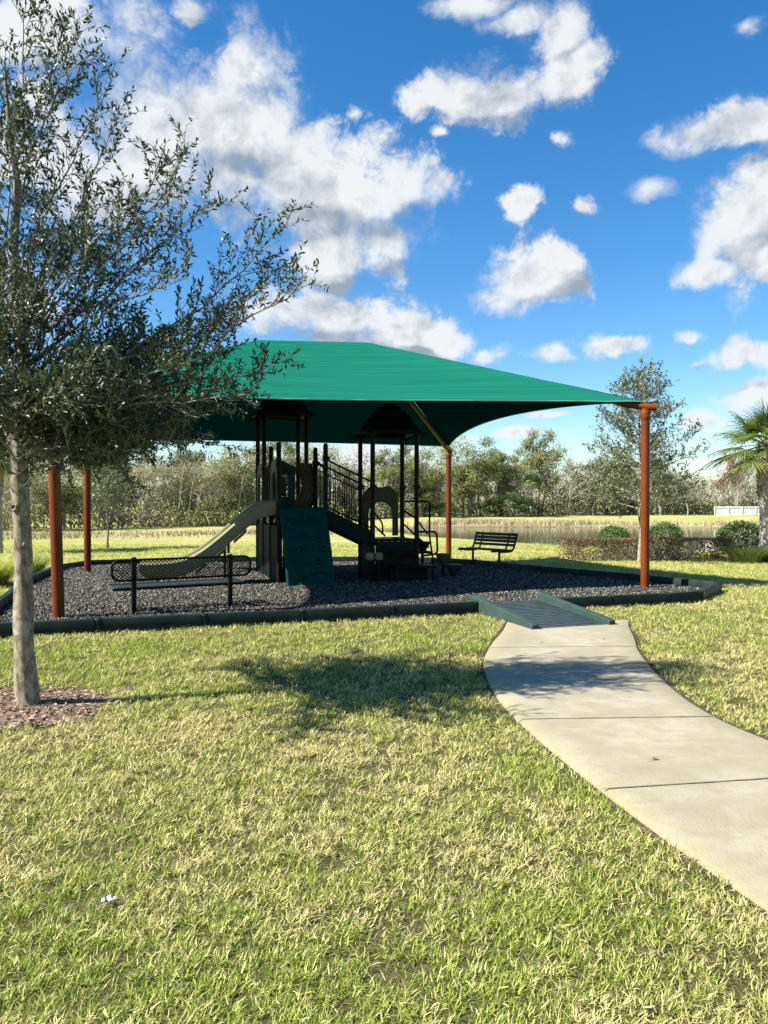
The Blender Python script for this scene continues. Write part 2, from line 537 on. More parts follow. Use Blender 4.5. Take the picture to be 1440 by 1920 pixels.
def ground_z(P):
    P = np.asarray(P, float)
    sd_ = sdist(P, POND)
    z = -1.0 * sstep(-sd_, -.5, 2.2)
    z = z + .38 * sstep(P[:, 1] - np.interp(P[:, 0], [-20, 0, 10, 30], [50, 57, 60, 60]), 0, 12) * sstep(P[:, 0], -12, 4)
    far = sstep(P[:, 1], 16, 30)
    z = z + far * (vnoise(P, .12, 3) - .5) * .16
    return z


PATH_POLY = PATH_L + PATH_R[::-1]
RAMP0 = np.array((1.87, 9.78)); RAMP1 = np.array((1.36, 11.36))      # left side of the ramp, foot and head
RV = np.array((1.07, .36))                                            # across the ramp
RAMP_POLY = [tuple(RAMP0), tuple(RAMP1), tuple(RAMP1 + RV), tuple(RAMP0 + RV)]

# ---- ground sheet
xs = np.unique(np.concatenate([np.linspace(-60, 60, 241), np.linspace(-9, 9, 91), np.geomspace(60, 1500, 14), -np.geomspace(60, 1500, 14)]))
ys = np.unique(np.concatenate([np.linspace(-6, 110, 233), np.linspace(0, 24, 121), np.geomspace(110, 2000, 14), -np.geomspace(6, 800, 10)]))
GX, GY = np.meshgrid(xs, ys, indexing='ij')
P2 = np.stack([GX.ravel(), GY.ravel()], 1)
G3 = np.concatenate([P2, ground_z(P2)[:, None]], 1).reshape(len(xs), len(ys), 3)


def ground_material():
    m = bpy.data.materials.new('lawn_soil'); m.use_nodes = True
    t = m.node_tree; bb = NB(t); p = t.nodes['Principled BSDF']
    g = bb.n('ShaderNodeNewGeometry').outputs['Position']
    fine = bb.noise(g, 55, 5, .7); mid = bb.noise(g, 5.5, 5, .6); big = bb.noise(g, .55, 4, .6); huge = bb.noise(g, .09, 3, .6)
    c = bb.mix(bb.smooth(mid, .35, .65), (.27, .30, .066), (.44, .41, .15))
    c = bb.mix(bb.smooth(fine, .40, .70, 0, .7), c, (.17, .19, .05))
    c = bb.mix(bb.smooth(big, .40, .66, 0, .75), c, (.43, .395, .18))
    c = bb.mix(bb.smooth(huge, .42, .66, 0, .6), c, (.27, .305, .07))
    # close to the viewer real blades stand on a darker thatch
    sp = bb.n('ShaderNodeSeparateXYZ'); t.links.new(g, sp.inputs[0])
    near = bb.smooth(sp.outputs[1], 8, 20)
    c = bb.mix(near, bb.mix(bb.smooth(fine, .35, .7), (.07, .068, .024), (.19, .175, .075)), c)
    a = bb.n('ShaderNodeAttribute', attribute_name='col')
    s2 = bb.n('ShaderNodeSeparateColor'); t.links.new(a.outputs['Color'], s2.inputs[0])
    dry = bb.mix(bb.smooth(bb.noise(bb.vec('MULTIPLY', g, (.6, 2.5, 1)), 2.2, 5, .7), .35, .65), (.42, .37, .25), (.25, .21, .13))
    c = bb.mix(s2.outputs[0], c, dry)
    c = bb.mix(s2.outputs[1], c, bb.mix(fine, (.12, .105, .06), (.22, .20, .10)))
    t.links.new(c, p.inputs['Base Color']); p.inputs['Roughness'].default_value = .95; p.inputs['Specular IOR Level'].default_value = .1
    bn = bb.n('ShaderNodeBump'); bn.inputs['Strength'].default_value = .9; bn.inputs['Distance'].default_value = .05
    t.links.new(bb.math('ADD', fine, bb.math('MULTIPLY', bb.noise(g, 14, 4, .6), 1.2)), bn.inputs['Height']); t.links.new(bn.outputs[0], p.inputs['Normal'])
    return m


sdp = sdist(P2, POND)
vn = vnoise(P2, .35, 9) * 2.0
dry = np.maximum(sstep(-np.abs(P2[:, 1] - np.interp(P2[:, 0], [-30, -14, -2, 6, 20, 40], [34, 38, 45, 59, 60, 57]) + vn - 1), -2.6, -.8) * sstep(-P2[:, 0], -16, -10),
                 sstep(-sdp, -1.2, -.3) * sstep(P2[:, 1], 50, 56) * .8)
mud = sstep(-sdp, -.7, .3)
Gcol = np.stack([dry, mud, np.zeros(len(P2))], 1)
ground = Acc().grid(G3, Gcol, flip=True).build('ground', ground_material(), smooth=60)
ground['kind'] = 'structure'


def water_material():
    m = bpy.data.materials.new('pond_water'); m.use_nodes = True
    t = m.node_tree; bb = NB(t); p = t.nodes['Principled BSDF']
    g = bb.n('ShaderNodeNewGeometry').outputs['Position']
    t.links.new(bb.mix(bb.noise(g, .25, 3), (.055, .055, .018), (.085, .080, .03)), p.inputs['Base Color'])
    p.inputs['Roughness'].default_value = .06; p.inputs['IOR'].default_value = 1.33
    bn = bb.n('ShaderNodeBump'); bn.inputs['Strength'].default_value = .10; bn.inputs['Distance'].default_value = .05
    t.links.new(bb.noise(bb.vec('MULTIPLY', g, (.6, 1.6, 1)), 2.5, 3, .5), bn.inputs['Height']); t.links.new(bn.outputs[0], p.inputs['Normal'])
    return m


cx, cy = 15.5, 45
wp = [((x - cx) * 1.06 + cx, (y - cy) * 1.06 + cy) for x, y in POND]
water = Acc().add([(x, y, -.13) for x, y in wp], [np.arange(len(wp))[::-1]]).build('pond_water', water_material())
water['kind'] = 'structure'
if water.data.polygons[0].normal.z < 0:
    water.data.flip_normals()

# ---- concrete path
def path_material():
    m = bpy.data.materials.new('path_concrete'); m.use_nodes = True
    t = m.node_tree; bb = NB(t); p = t.nodes['Principled BSDF']
    g = bb.n('ShaderNodeNewGeometry').outputs['Position']
    c = bb.mix(bb.smooth(bb.noise(g, 1.6, 6, .65), .36, .62), (.315, .292, .222), (.245, .222, .158))
    c = bb.mix(bb.smooth(bb.noise(bb.vec('MULTIPLY', g, (1, 2.2, 1)), 6, 7, .7),   .44, .70, 0, .75), c, (.235, .205, .135))
    c = bb.mix(bb.smooth(bb.noise(g, 160, 3, .7), .45, .8, 0, .6), c, (.20, .185, .135))
    c = bb.mix(bb.smooth(bb.noise(bb.vec('MULTIPLY', g, (1.6, .7, 1)), 3.0, 8, .75, .4), .52, .66, 0, .42), c, (.20, .185, .12))
    c = bb.mix(bb.smooth(bb.noise(g, 26, 6, .75), .55, .8, 0, .5), c, (.19, .17, .115))
    c = bb.mix(bb.smooth(bb.noise(g, 60, 2, .5), .70, .78, 0, .6), c, (.16, .14, .09))
    a = bb.n('ShaderNodeAttribute', attribute_name='col')
    s2 = bb.n('ShaderNodeSeparateColor'); t.links.new(a.outputs['Color'], s2.inputs[0])
    c = bb.mix(bb.math('MULTIPLY', s2.outputs[0], bb.smooth(bb.noise(g, 9, 4, .7), .3, .7, .2, 1)), c, (.24, .22, .12))
    t.links.new(c, p.inputs['Base Color']); p.inputs['Roughness'].default_value = .88; p.inputs['Specular IOR Level'].default_value = .25
    bn = bb.n('ShaderNodeBump'); bn.inputs['Strength'].default_value = .35; bn.inputs['Distance'].default_value = .006
    t.links.new(bb.math('ADD', bb.noise(g, 120, 4, .7), bb.noise(bb.vec('MULTIPLY', g, (1, .25, 1)), 90, 2)), bn.inputs['Height']); t.links.new(bn.outputs[0], p.inputs['Normal'])
    return m


def resample(P, n):
    P = np.asarray(P, float)
    # smooth Catmull-Rom pass
    out = []
    for i in range(len(P) - 1):
        p0 = P[max(i - 1, 0)]; p1 = P[i]; p2 = P[i + 1]; p3 = P[min(i + 2, len(P) - 1)]
        for t in np.linspace(0, 1, 12, endpoint=False):
            out.append(.5 * ((2 * p1) + (-p0 + p2) * t + (2 * p0 - 5 * p1 + 4 * p2 - p3) * t * t + (-p0 + 3 * p1 - 3 * p2 + p3) * t ** 3))
    out.append(P[-1]); out = np.array(out)
    d = np.concatenate([[0], np.cumsum(np.linalg.norm(np.diff(out, axis=0), axis=1))])
    s = np.linspace(0, d[-1], n)
    return np.stack([np.interp(s, d, out[:, k]) for k in range(out.shape[1])], 1)


NP_ = 260
pl = resample(PATH_L, NP_); pr = resample(PATH_R, NP_)
PATH_POLY = [tuple(p) for p in pl[::6]] + [tuple(p) for p in pr[::-1][::6]]
# slabs between tooled joints: rows nearest these depths sink a few mm
def near_row(y_l, y_r):
    return int(np.argmin(np.abs(pl[:, 1] - y_l) + np.abs(pr[:, 1] - y_r)))
jp = Acc()
lat = np.array([0, .012, .03, .12, .25, .4, .55, .7, .85, .965, .988, 1.0])
drop = np.array([-.09, -.012, 0, 0, 0, 0, 0, 0, 0, 0, -.012, -.09])
edge = np.array([1, 1, .8, .25, 0, 0, 0, 0, .15, .8, 1, 1])
rows = []; rc = []
jl = [np.array(((1.15, 8.45), (2.79, 8.52))), np.array(((.94, 5.62), (2.50, 5.70))), np.array(((1.2, 4.24), (2.78, 4.50))), np.array(((1.70, 2.6), (3.6, 2.95)))]
for i in range(NP_):
    q = pl[i][None] * (1 - lat[:, None]) + pr[i][None] * lat[:, None]
    rows.append(np.concatenate([q, (.03 + drop)[:, None]], 1)); rc.append(np.stack([edge, edge * 0, edge * 0], 1))
path = jp.grid(np.array(rows), np.concatenate(rc)).build('path', path_material(), smooth=40)
path['kind'] = 'structure'
if path.data.polygons[5].normal.z < 0:
    path.data.flip_normals()
# bare soil showing in the gap between turf and slab
for side_, o_ in ((pl, -1), (pr, 1)):
    tg = np.gradient(side_, axis=0); tg /= np.linalg.norm(tg, axis=1)[:, None]
    nm = np.stack([tg[:, 1], -tg[:, 0]], 1) * (1 if o_ < 0 else -1)
    wv_ = .022 + .03 * vnoise(side_, 3.1, 41 + o_) ** 2 + .03 * vnoise(side_, .9, 45) ** 3
    G_ = np.stack([np.concatenate([side_ - nm * .004, np.full((NP_, 1), .010)], 1), np.concatenate([side_ + nm * wv_[:, None], np.full((NP_, 1), .006)], 1)], 0)
    so_ = Acc().grid(G_).build('soil_edge', mat('edge_soil', (.05, .04, .022), .95, 0, (30, (.10, .08, .045), .4, .7), (50, .6, .01)))
    so_['kind'] = 'structure'
    if so_.data.polygons[0].normal.z < 0:
        so_.data.flip_normals()
M_joint = mat('joint_grime', (.11, .10, .07), .95)
jm = Acc()
for a_, c_ in jl:
    k = 24
    q = np.linspace(0, 1, k)[:, None]; pts = a_ * (1 - q) + c_ * q
    pts = pts + np.stack([np.zeros(k), rng.normal(0, .0012, k)], 1)
    wdt = .0055 + rng.uniform(-.001, .0015, k)
    jm.grid(np.stack([np.concatenate([pts - np.stack([wdt * 0, wdt], 1), np.full((k, 1), .0345)], 1), np.concatenate([pts + np.stack([wdt * 0, wdt], 1), np.full((k, 1), .0345)], 1)], 0), flip=True)
jo = jm.build('path_joint', M_joint); jo['kind'] = 'structure'
if jo.data.polygons[0].normal.z < 0:
    jo.data.flip_normals()

# ------------------------------------------------------------------ lawn blades
TREE = np.array((-2.79, 6.03))
HEDGE_BOX = (5.0, 10.0, 21.4, 22.8)


def lawn_points(n, y0, y1, gam):
    # density falls with distance as Y**-gam ; lateral spread wider than the view
    e = 2 - gam
    r = rng.random(n); Y = (y0 ** e + r * (y1 ** e - y0 ** e)) ** (1 / e)
    X = (rng.random(n) * 2 - 1) * (.66 * Y + .6)
    return np.stack([X, Y], 1)


def blades(P, size, out_az):
    n = len(P)
    m1 = vnoise(P, 2.3, 1); m2 = vnoise(P, .75, 2); m3 = vnoise(P, 7.0, 4)
    straw = np.clip(.50 + (m1 - .5) * .6 + (m2 - .5) * .5 + (m3 - .5) * .5, 0.12, .92)
    # greener under the tree shade and near the border, drier in the open
    straw -= .28 * sstep(P[:, 1], 6.3, 8.5) * sstep(-P[:, 1], -11, -8) * (P[:, 0] < 1.2)
    isst = rng.random(n) < straw
    v = rng.uniform(.6, 1.3, n)[:, None]
    gcol = np.where(rng.random(n)[:, None] < .5, (.20, .285, .042), (.39, .43, .085)) * v
    scol = np.where(rng.random(n)[:, None] < .5, (.66, .59, .29), (.47, .40, .18)) * v
    col = np.where(isst[:, None], scol, gcol)
    az = out_az + rng.normal(0, 1.1, n)
    lean = np.where(isst, rng.uniform(.8, 1.5, n), rng.uniform(.35, 1.35, n))
    h = np.stack([np.cos(az), np.sin(az), np.zeros(n)], 1)
    L = size * rng.uniform(.018, .052, n) * np.where(isst, .9, 1.0)
    w = size * rng.uniform(.0021, .0046, n)
    side = np.stack([-np.sin(az), np.cos(az), np.zeros(n)], 1)
    tw = rng.normal(0, .5, n)[:, None]
    side = unit(side + np.array((0, 0, 1.0)) * tw * .6)
    z0 = np.where(isst, rng.uniform(0.0, .022, n), 0.0)
    B = np.concatenate([P, (ground_z(P) + z0)[:, None]], 1)
    up = np.array((0, 0, 1.0))
    d1 = h * np.sin(lean * .85)[:, None] + up * np.cos(lean * .85)[:, None]
    lc = lean * rng.uniform(.8, 1.25, n)
    d2 = h * np.sin(lc)[:, None] + up * np.maximum(np.cos(lc), -.15)[:, None] + side * rng.normal(0, .12, n)[:, None]
    Mid = B + d1 * (L * .55)[:, None]; Tip = Mid + d2 * (L * .5)[:, None]
    Tip[:, 2] = np.maximum(Tip[:, 2], B[:, 2] + .004)
    ws = (w / 2)[:, None] * side
    V = np.stack([B - ws, B + ws, Mid + ws * .9, Mid - ws * .9, Tip], 1)
    i = np.arange(n)[:, None] * 5
    return V.reshape(-1, 3), [i + np.array([[0, 1, 2, 3]]), i + np.array([[3, 2, 4]])], np.repeat(col, 5, axis=0)


def lawn_mask(P, margin=.0):
    ok = ~inside(P, PLAY) & (seg_dist(P, PLAY) > .05)
    dpa = sdist(P, PATH_POLY)
    ok &= dpa > -.008 + vnoise(P, 4.0, 51) * .05
    ok &= sdist(P, RAMP_POLY) > .06
    d = np.hypot((P[:, 0] - TREE[0] + .05) / .66, (P[:, 1] - TREE[1] - .0) / .62)
    ok &= d > 1 + (vnoise(P, 5, 8) - .5) * .5
    ok &= ~((P[:, 0] > HEDGE_BOX[0]) & (P[:, 0] < HEDGE_BOX[1]) & (P[:, 1] > HEDGE_BOX[2]) & (P[:, 1] < HEDGE_BOX[3]))
    # thin, worn places show the thatch
    bare = (vnoise(P, 3.1, 21) * .6 + vnoise(P, 8, 22) * .4)
    ok &= rng.random(len(P)) < np.clip(1.5 - sstep(bare, .55, .80) * 1.2, .2, 1)
    # sparse strip beside the path and along the border
    ok &= (dpa > .05) | (rng.random(len(P)) < .75)
    return ok


C0 = lawn_points(74000, 1.7, 30, 1.62)          # tufts, each a dozen blades fanning outward
sz = np.clip((C0[:, 1] / 3.2) ** .40, .9, 2.4)
idx_ = np.repeat(np.arange(len(C0)), rng.integers(7, 17, len(C0)))
OF = rng.normal(0, .017, (len(idx_), 2)) * sz[idx_][:, None]
P = C0[idx_] + OF
faz = np.arctan2(OF[:, 1], OF[:, 0])
ok_ = lawn_mask(P); P = P[ok_]; faz = faz[ok_]
gsize = np.clip((P[:, 1] / 3.2) ** .40, .9, 2.4)
V, F, C = blades(P, gsize, faz)
lawn = Acc().add(V, F, C).build('lawn_grass', M_blade)
lawn['kind'] = 'stuff'

# ------------------------------------------------------------------ mulch ring round the tree
k = 64; th = np.arange(k) * 2 * pi / k
rr = 1 + .10 * np.sin(3 * th + 1) + .07 * np.sin(7 * th)
ring = np.stack([TREE[0] - .05 + .70 * rr * np.cos(th), TREE[1] + .66 * rr * np.sin(th), np.full(k, .006)], 1)
ringc = np.array([[TREE[0], TREE[1], .045]])
inner = ringc + (ring - ringc) * np.array((.5, .5, .4)); inner[:, 2] = .035
a = Acc(); i = np.arange(k); j = (i + 1) % k
a.add(np.concatenate([ring, inner, ringc]), [np.stack([i, j, j + k, i + k], 1), np.stack([i + k, j + k, np.full(k, 2 * k)], 1)], (.17, .125, .09))
n = 2600
r = np.sqrt(rng.random(n)) * .70; t_ = rng.random(n) * 2 * pi
CP = np.stack([TREE[0] - .05 + r * np.cos(t_), TREE[1] + r * .94 * np.sin(t_), .012 + .04 * (1 - r / .7) + rng.random(n) * .012], 1)
keep = np.hypot(CP[:, 0] - TREE[0], CP[:, 1] - TREE[1]) > .09
CP = CP[keep]; n = len(CP)
D = rng.normal(0, 1, (n, 3)) * (1, 1, .22); N = np.array((0, 0, 1.0)) + rng.normal(0, .35, (n, 3))
pal = np.array([(.14, .075, .045), (.22, .14, .09), (.34, .25, .18), (.09, .055, .035), (.42, .34, .26)])
a.leaves(CP, D, N, rng.uniform(.025, .075, n), rng.uniform(.008, .02, n), pal[rng.integers(0, 5, n)] * rng.uniform(.8, 1.2, (n, 1)), .25)
o = a.build('mulch', colmat('bark_mulch', .9, (60, .4))); o['kind'] = 'stuff'

# ------------------------------------------------------------------ rubber chips of the play area
pk = len(PLAY)
bed = Acc().add([(x, y, .035) for x, y in PLAY], [np.arange(pk)]).build('play_area_base', mat('rubber_base', (.010, .011, .011), .9, 0, (40, (.03, .032, .03), .45, .7), (60, .8, .02)))
bed['kind'] = 'structure'
if bed.data.polygons[0].normal.z < 0:
    bed.data.flip_normals()
n = 240000
r = rng.random(n); y0, y1 = 9.0, 21.0
Y = (y0 ** .2 + r * (y1 ** .2 - y0 ** .2)) ** 5
P = np.stack([rng.uniform(-7.8, 6.2, n), Y], 1)
P = P[inside(P, PLAY) & (seg_dist(P, PLAY) > .07)][:98000]
n = len(P)
octa = np.array([(1, 0, 0), (0, 1, 0), (-1, 0, 0), (0, -1, 0), (.1, .1, 1), (0, 0, -1)], float)
s = rng.uniform(.011, .026, n) * np.clip(P[:, 1] / 12, .9, 1.4)
O = octa[None] * (s[:, None, None] * np.stack([rng.uniform(.8, 1.7, n), rng.uniform(.6, 1.1, n), rng.uniform(.45, .9, n)], 1)[:, None, :])
O = O + rng.normal(0, .2, O.shape) * s[:, None, None]
az = rng.random(n) * 2 * pi; tl = rng.normal(0, .5, n)
ca, sa, ct, st_ = np.cos(az), np.sin(az), np.cos(tl), np.sin(tl)
x, y, z = O[..., 0], O[..., 1], O[..., 2]
y, z = y * ct[:, None] - z * st_[:, None], y * st_[:, None] + z * ct[:, None]
x, y = x * ca[:, None] - y * sa[:, None], x * sa[:, None] + y * ca[:, None]
bumpz = .035 + .02 * vnoise(P, 1.2, 6) + rng.uniform(0, .018, n)
V = np.stack([x + P[:, :1], y + P[:, 1:], z + bumpz[:, None]], -1)
tri = np.array([(0, 1, 4), (1, 2, 4), (2, 3, 4), (3, 0, 4), (1, 0, 5), (2, 1, 5), (3, 2, 5), (0, 3, 5)])
F = (np.arange(n)[:, None, None] * 6 + tri[None]).reshape(-1, 3)
tone = rng.choice([.010, .022, .052, .10, .17], n, p=[.25, .27, .24, .16, .08])[:, None] * np.array((1.14, 1.08, .82)) * rng.uniform(.8, 1.2, (n, 1))
chips = Acc().add(V.reshape(-1, 3), [F], np.repeat(tone, 6, axis=0)).build('rubber_chips', colmat('rubber_chip', .75, None, .4))
chips['kind'] = 'stuff'

# ------------------------------------------------------------------ border timbers, pinned end to end
ramp_c = (RAMP1 + RV / 2)
bt = thing('playground_border', 'dark green plastic edging, low interlocked timbers all round the black rubber play area', 'playground edging', (-4.75, 9.15, 0))
b0 = np.array((-4.75, 9.15, 0))


def timber(p, q):
    a = Acc(); p = np.asarray(p); q = np.asarray(q)
    d = unit(q - p); nrm = np.array((-d[1], d[0]))
    L = np.linalg.norm(q - p)
    prof = [(-.055, 0), (.055, 0), (.062, .10), (.058, .19), (.045, .215), (-.045, .215), (-.058, .19), (-.062, .10)]
    P3 = lambda s, w, z: np.array((p[0] + d[0] * s + nrm[0] * w, p[1] + d[1] * s + nrm[1] * w, z)) - b0
    rows = [[P3(s, w, z - .03) for w, z in prof] for s in (.045, L * .33, L * .66, L - .045)]
    k = 8
    V = np.array(rows).reshape(-1, 3); F = []
    for r in range(3):
        for c in range(k):
            F.append((r * k + c, r * k + (c + 1) % k, (r + 1) * k + (c + 1) % k, (r + 1) * k + c))
    a.add(V, [np.array(F), np.arange(k)[::-1], np.arange(k) + 3 * k])
    # overlapping knuckle with the stake hole
    c = P3(L, 0, 0)
    a.lathe([(.055, -.03), (.064, .0), (.064, .172), (.05, .188)], c, 14)
    a.lathe([(.022, .188), (.022, .194)], c, 10)
    return a


def border_run(pts):
    pts = np.asarray(pts, float)
    for i in range(len(pts) - 1):
        L = np.linalg.norm(pts[i + 1] - pts[i]); m = max(1, int(round(L / 1.25)))
        for j in range(m):
            timber(pts[i] + (pts[i + 1] - pts[i]) * j / m, pts[i] + (pts[i + 1] - pts[i]) * (j + 1) / m).build('timber', M_timber, bt, 40, .006)


border_run(PLAY[0:2])
border_run(PLAY[2:] + [PLAY[0]])

# ------------------------------------------------------------------ access ramp
rt = thing('access_ramp', 'green plastic ramp with two sloping side walls leading from the path into the play area', 'ramp', (RAMP0[0], RAMP0[1], 0))
ro = np.array((RAMP0[0], RAMP0[1], 0))
f3 = np.append(unit(RAMP1 - RAMP0), 0); r3 = np.append(unit(RV), 0); up3 = np.array((0, 0, 1.0))
RL = np.linalg.norm(RAMP1 - RAMP0); RW = np.linalg.norm(RV)
wall = [(-.10, .0), (-.10, .085), (-.055, .10), (.03, .105), (.10, .115), (RL + .02, .245), (RL + .06, .258), (RL + .12, .245), (RL + .14, .21), (RL + .14, 0)]
for w0 in (0, RW):
    Acc().prism(wall, f3, up3, r3 * w0, r3, .10).build('side_wall', M_ramp, rt, 40, .012)
a = Acc()
a.prism([(-.06, .034), (RL + .12, .135), (RL + .12, .04), (-.06, .008)], f3, up3, r3 * RW / 2, r3, RW - .104)
for i in range(18):
    s_ = .05 + i * .098
    zz = .034 + (.135 - .034) * (s_ + .06) / (RL + .18)
    a.box(f3 * s_ + r3 * RW / 2 + up3 * (zz + .001), (.05, RW - .12, .008), np.stack([f3, r3, up3], 1))
a.build('ramp_surface', M_ramptop, rt, 40)

# ------------------------------------------------------------------ shade canopy
FL = np.array((-4.47, 10.5, 3.17)); FR = np.array((4.83, 14.3, 3.49)); BR = np.array((1.84, 22.0, 3.24)); BL = np.array((-6.75, 17.6, 3.10))
R1 = np.array((-2.56, 15.5, 4.88)); R2 = np.array((-.34, 16.45, 5.03))
ct_ = np.array((-1.1, 16.1, 0))
sc_ = thing('shade_canopy', 'green hip roof fabric shade on four rust brown steel posts over the playground', 'shade canopy', (-1.1, 16.1, 0))


def fabric_material():
    m = bpy.data.materials.new('shade_cloth'); m.use_nodes = True
    t = m.node_tree; bb = NB(t); p = t.nodes['Principled BSDF']; out = t.nodes['Material Output']
    a = bb.n('ShaderNodeAttribute', attribute_name='col').outputs['Color']
    s2 = bb.n('ShaderNodeSeparateColor'); t.links.new(a, s2.inputs[0])
    g = bb.n('ShaderNodeTexCoord').outputs['Object']
    cv = bb.n('ShaderNodeCombineXYZ'); t.links.new(bb.math('MULTIPLY', s2.outputs[0], 2.0), cv.inputs[0]); t.links.new(bb.math('MULTIPLY', s2.outputs[1], 42.0), cv.inputs[1])
    streak = bb.noise(cv.outputs[0], 1.0, 4, .6)
    c = bb.mix(bb.smooth(streak, .35, .7), (.006, .106, .070), (.011, .136, .092))
    seam = bb.math('FRACT', bb.math('MULTIPLY', s2.outputs[1], 4.0))
    sm = bb.math('MULTIPLY', bb.smooth(seam, .0, .012, 1, 0), .45)
    c = bb.mix(sm, c, (.004, .085, .055))
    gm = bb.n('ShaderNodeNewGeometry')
    c = bb.mix(gm.outputs['Backfacing'], c, (.001, .012, .011))   # shade under the canopy painted into the underside colour of the cloth
    t.links.new(c, p.inputs['Base Color']); p.inputs['Roughness'].default_value = 1.0; p.inputs['Specular IOR Level'].default_value = 0
    tr = bb.n('ShaderNodeBsdfTranslucent'); tr.inputs[0].default_value = (.004, .14, .12, 1)
    ms = bb.n('ShaderNodeMixShader'); ms.inputs[0].default_value = .014
    t.links.new(p.outputs[0], ms.inputs[1]); t.links.new(tr.outputs[0], ms.inputs[2]); t.links.new(ms.outputs[0], out.inputs[0])
    bn = bb.n('ShaderNodeBump'); bn.inputs['Strength'].default_value = .22; bn.inputs['Distance'].default_value = .03
    t.links.new(bb.math('ADD', streak, bb.math('MULTIPLY', bb.noise(g, 1.2, 3), .6)), bn.inputs['Height']); t.links.new(bn.outputs[0], p.inputs['Normal'])
    return m


def panel(A_, B_, Ra, Rb, inward, dz, sag, lift):
    ns, ntt = 48, 20
    s = np.linspace(0, 1, ns)[:, None, None]; t = np.linspace(0, 1, ntt)[None, :, None]
    mid = (A_ + B_) / 2; inn = ct_ - mid; inn[2] = 0
    e = B_ - A_; e = e / np.linalg.norm(e); inn = inn - e * (inn @ e); inn /= np.linalg.norm(inn)
    par = 4 * s * (1 - s)
    E = A_ + (B_ - A_) * s + inn * inward * par + np.array((0, 0, dz)) * par + np.array((0, 0, lift)) * np.sin(2 * pi * s)
    R = Ra + (Rb - Ra) * s
    G = E * (1 - t) + R * t
    G = G - np.array((0, 0, 1.0)) * sag * par * 4 * t * (1 - t) * (1 - .3 * t)
    # slack near the corners: faint tension folds
    w = np.sin(s * 60 + t * 9) * .006 * np.exp(-((np.minimum(s, 1 - s)) / .10) ** 2) * (1 - t)
    G = G + np.array((0, 0, 1.0)) * w
    col = np.concatenate([np.broadcast_to(s, (ns, ntt, 1)), np.broadcast_to(t, (ns, ntt, 1)), np.zeros((ns, ntt, 1))], -1)
    return G, col


PANELS = [panel(FL, FR, R1, R2, .70, .02, .10, -.02), panel(FR, BR, R2, R2, .68, .23, .10, 0), panel(BR, BL, R2, R1, .55, -.02, .12, 0), panel(BL, FL, R1, R1, .6, .2, .10, 0)]
fa = Acc(); hem = Acc()
for G, c in PANELS:
    fa.grid(G - ct_, c.reshape(-1, 3), flip=True)
    hem.tube(G[:, 0] - ct_, .013, 6)
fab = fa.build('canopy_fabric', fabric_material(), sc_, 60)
hem.build('hem_cable', mat('hem_webbing', (.10, .34, .26), .6), fab, 60)
lean = {0: (.015, 0), 1: (0, 0), 2: (0, 0), 3: (0, 0)}
for ci, (c, Rr) in enumerate(((FL, R1), (FR, R2), (BR, R2), (BL, R1))):
    foot = np.array((c[0], c[1], 0)) - ct_
    top = c - ct_ + np.array((0, 0, -.13))
    out = c - Rr; out[2] *= 1; out = out / np.linalg.norm(out); oh = np.array((out[0], out[1], 0)); oh /= np.linalg.norm(oh)
    if ci == 0:
        foot = foot + np.array((.05, 0, 0)); top = top + np.array((-.03, 0, 0))
    po = Acc().lathe([(.078, 0), (.078, np.linalg.norm(top - foot))], foot, 24, unit(top - foot)).build('post', M_rust, sc_, 40)
    # sleeve under the beam, with its bolts
    sl = Acc().lathe([(.079, -.22), (.086, -.21), (.086, -.05), (.079, -.04)], top, 24)
    for kk in range(4):
        aa = kk * pi / 2 + .4
        sl.lathe([(.012, 0), (.012, .014)], top + np.array((cos(aa) * .084, sin(aa) * .084, -.13)), 8, (cos(aa), sin(aa), 0))
    sl.build('sleeve', M_rust, po, 40)
    tipz = top + oh * .20 + np.array((0, 0, .02))
    Rin = Rr - ct_ + np.array((0, 0, -.10))
    dirb = unit(Rin - top)
    Acc().tube([tipz, top + np.array((0, 0, .035)), top + dirb * .45 + np.array((0, 0, .0))], .068, 18).build('end_cap', M_rust, po, 40)
    Acc().tube([top + dirb * .42, top + dirb * 1.6, Rin], .05, 14).build('hip_beam', mat('beam_coating', (.11, .075, .035), .5), sc_, 60)
    tb = Acc()   # turnbuckle pulling the cable into the corner
    tb.tube([c - ct_ + np.array((0, 0, .0)), top + oh * .12 + np.array((0, 0, .085))], .012, 6)
    tb.box(top + oh * .07 + np.array((0, 0, .095)), (.09, .05, .05))
    tb.build('cable_clamp', M_black, po)
Acc().tube([R1 - ct_ + (0, 0, -.10), R2 - ct_ + (0, 0, -.10)], .05, 14).build('ridge_beam', mat('ridge_coating', (.11, .075, .035), .5), sc_, 60)

# ------------------------------------------------------------------ play structure (local x along the front, y to the back)
ps = thing('play_structure', 'dark climbing frame with tan slide, climbing wall, sloped bridge and two roofed decks', 'play structure', (-2.04, 15.0, 0), radians(17.5))
p_ = .93
X2, X3, Y2 = 1.90, 2.84, .92
XA, YA, ZA = np.eye(3)
DECK1, DECK2 = 1.45, .90


def post(x, y, top, collars=(), cap=True):
    a = Acc(); r = .048
    prof = [(r, 0), (r, top - .05)] + ([(r * .96, top - .03), (r * .75, top - .008), (r * .35, top)] if cap else [(r, top)])
    a.lathe(prof, (x, y, 0), 18)
    o = a.build('post', M_post, ps, 40)
    if collars:
        for z in collars:
            c = Acc()
            c.lathe([(r + .001, z - .05), (r + .018, z - .04), (r + .018, z + .04), (r + .001, z + .05)], (x, y, 0), 18)
            c.box((x + r + .02, y, z), (.03, .05, .06))
            c.build('collar', M_black, o, 40)


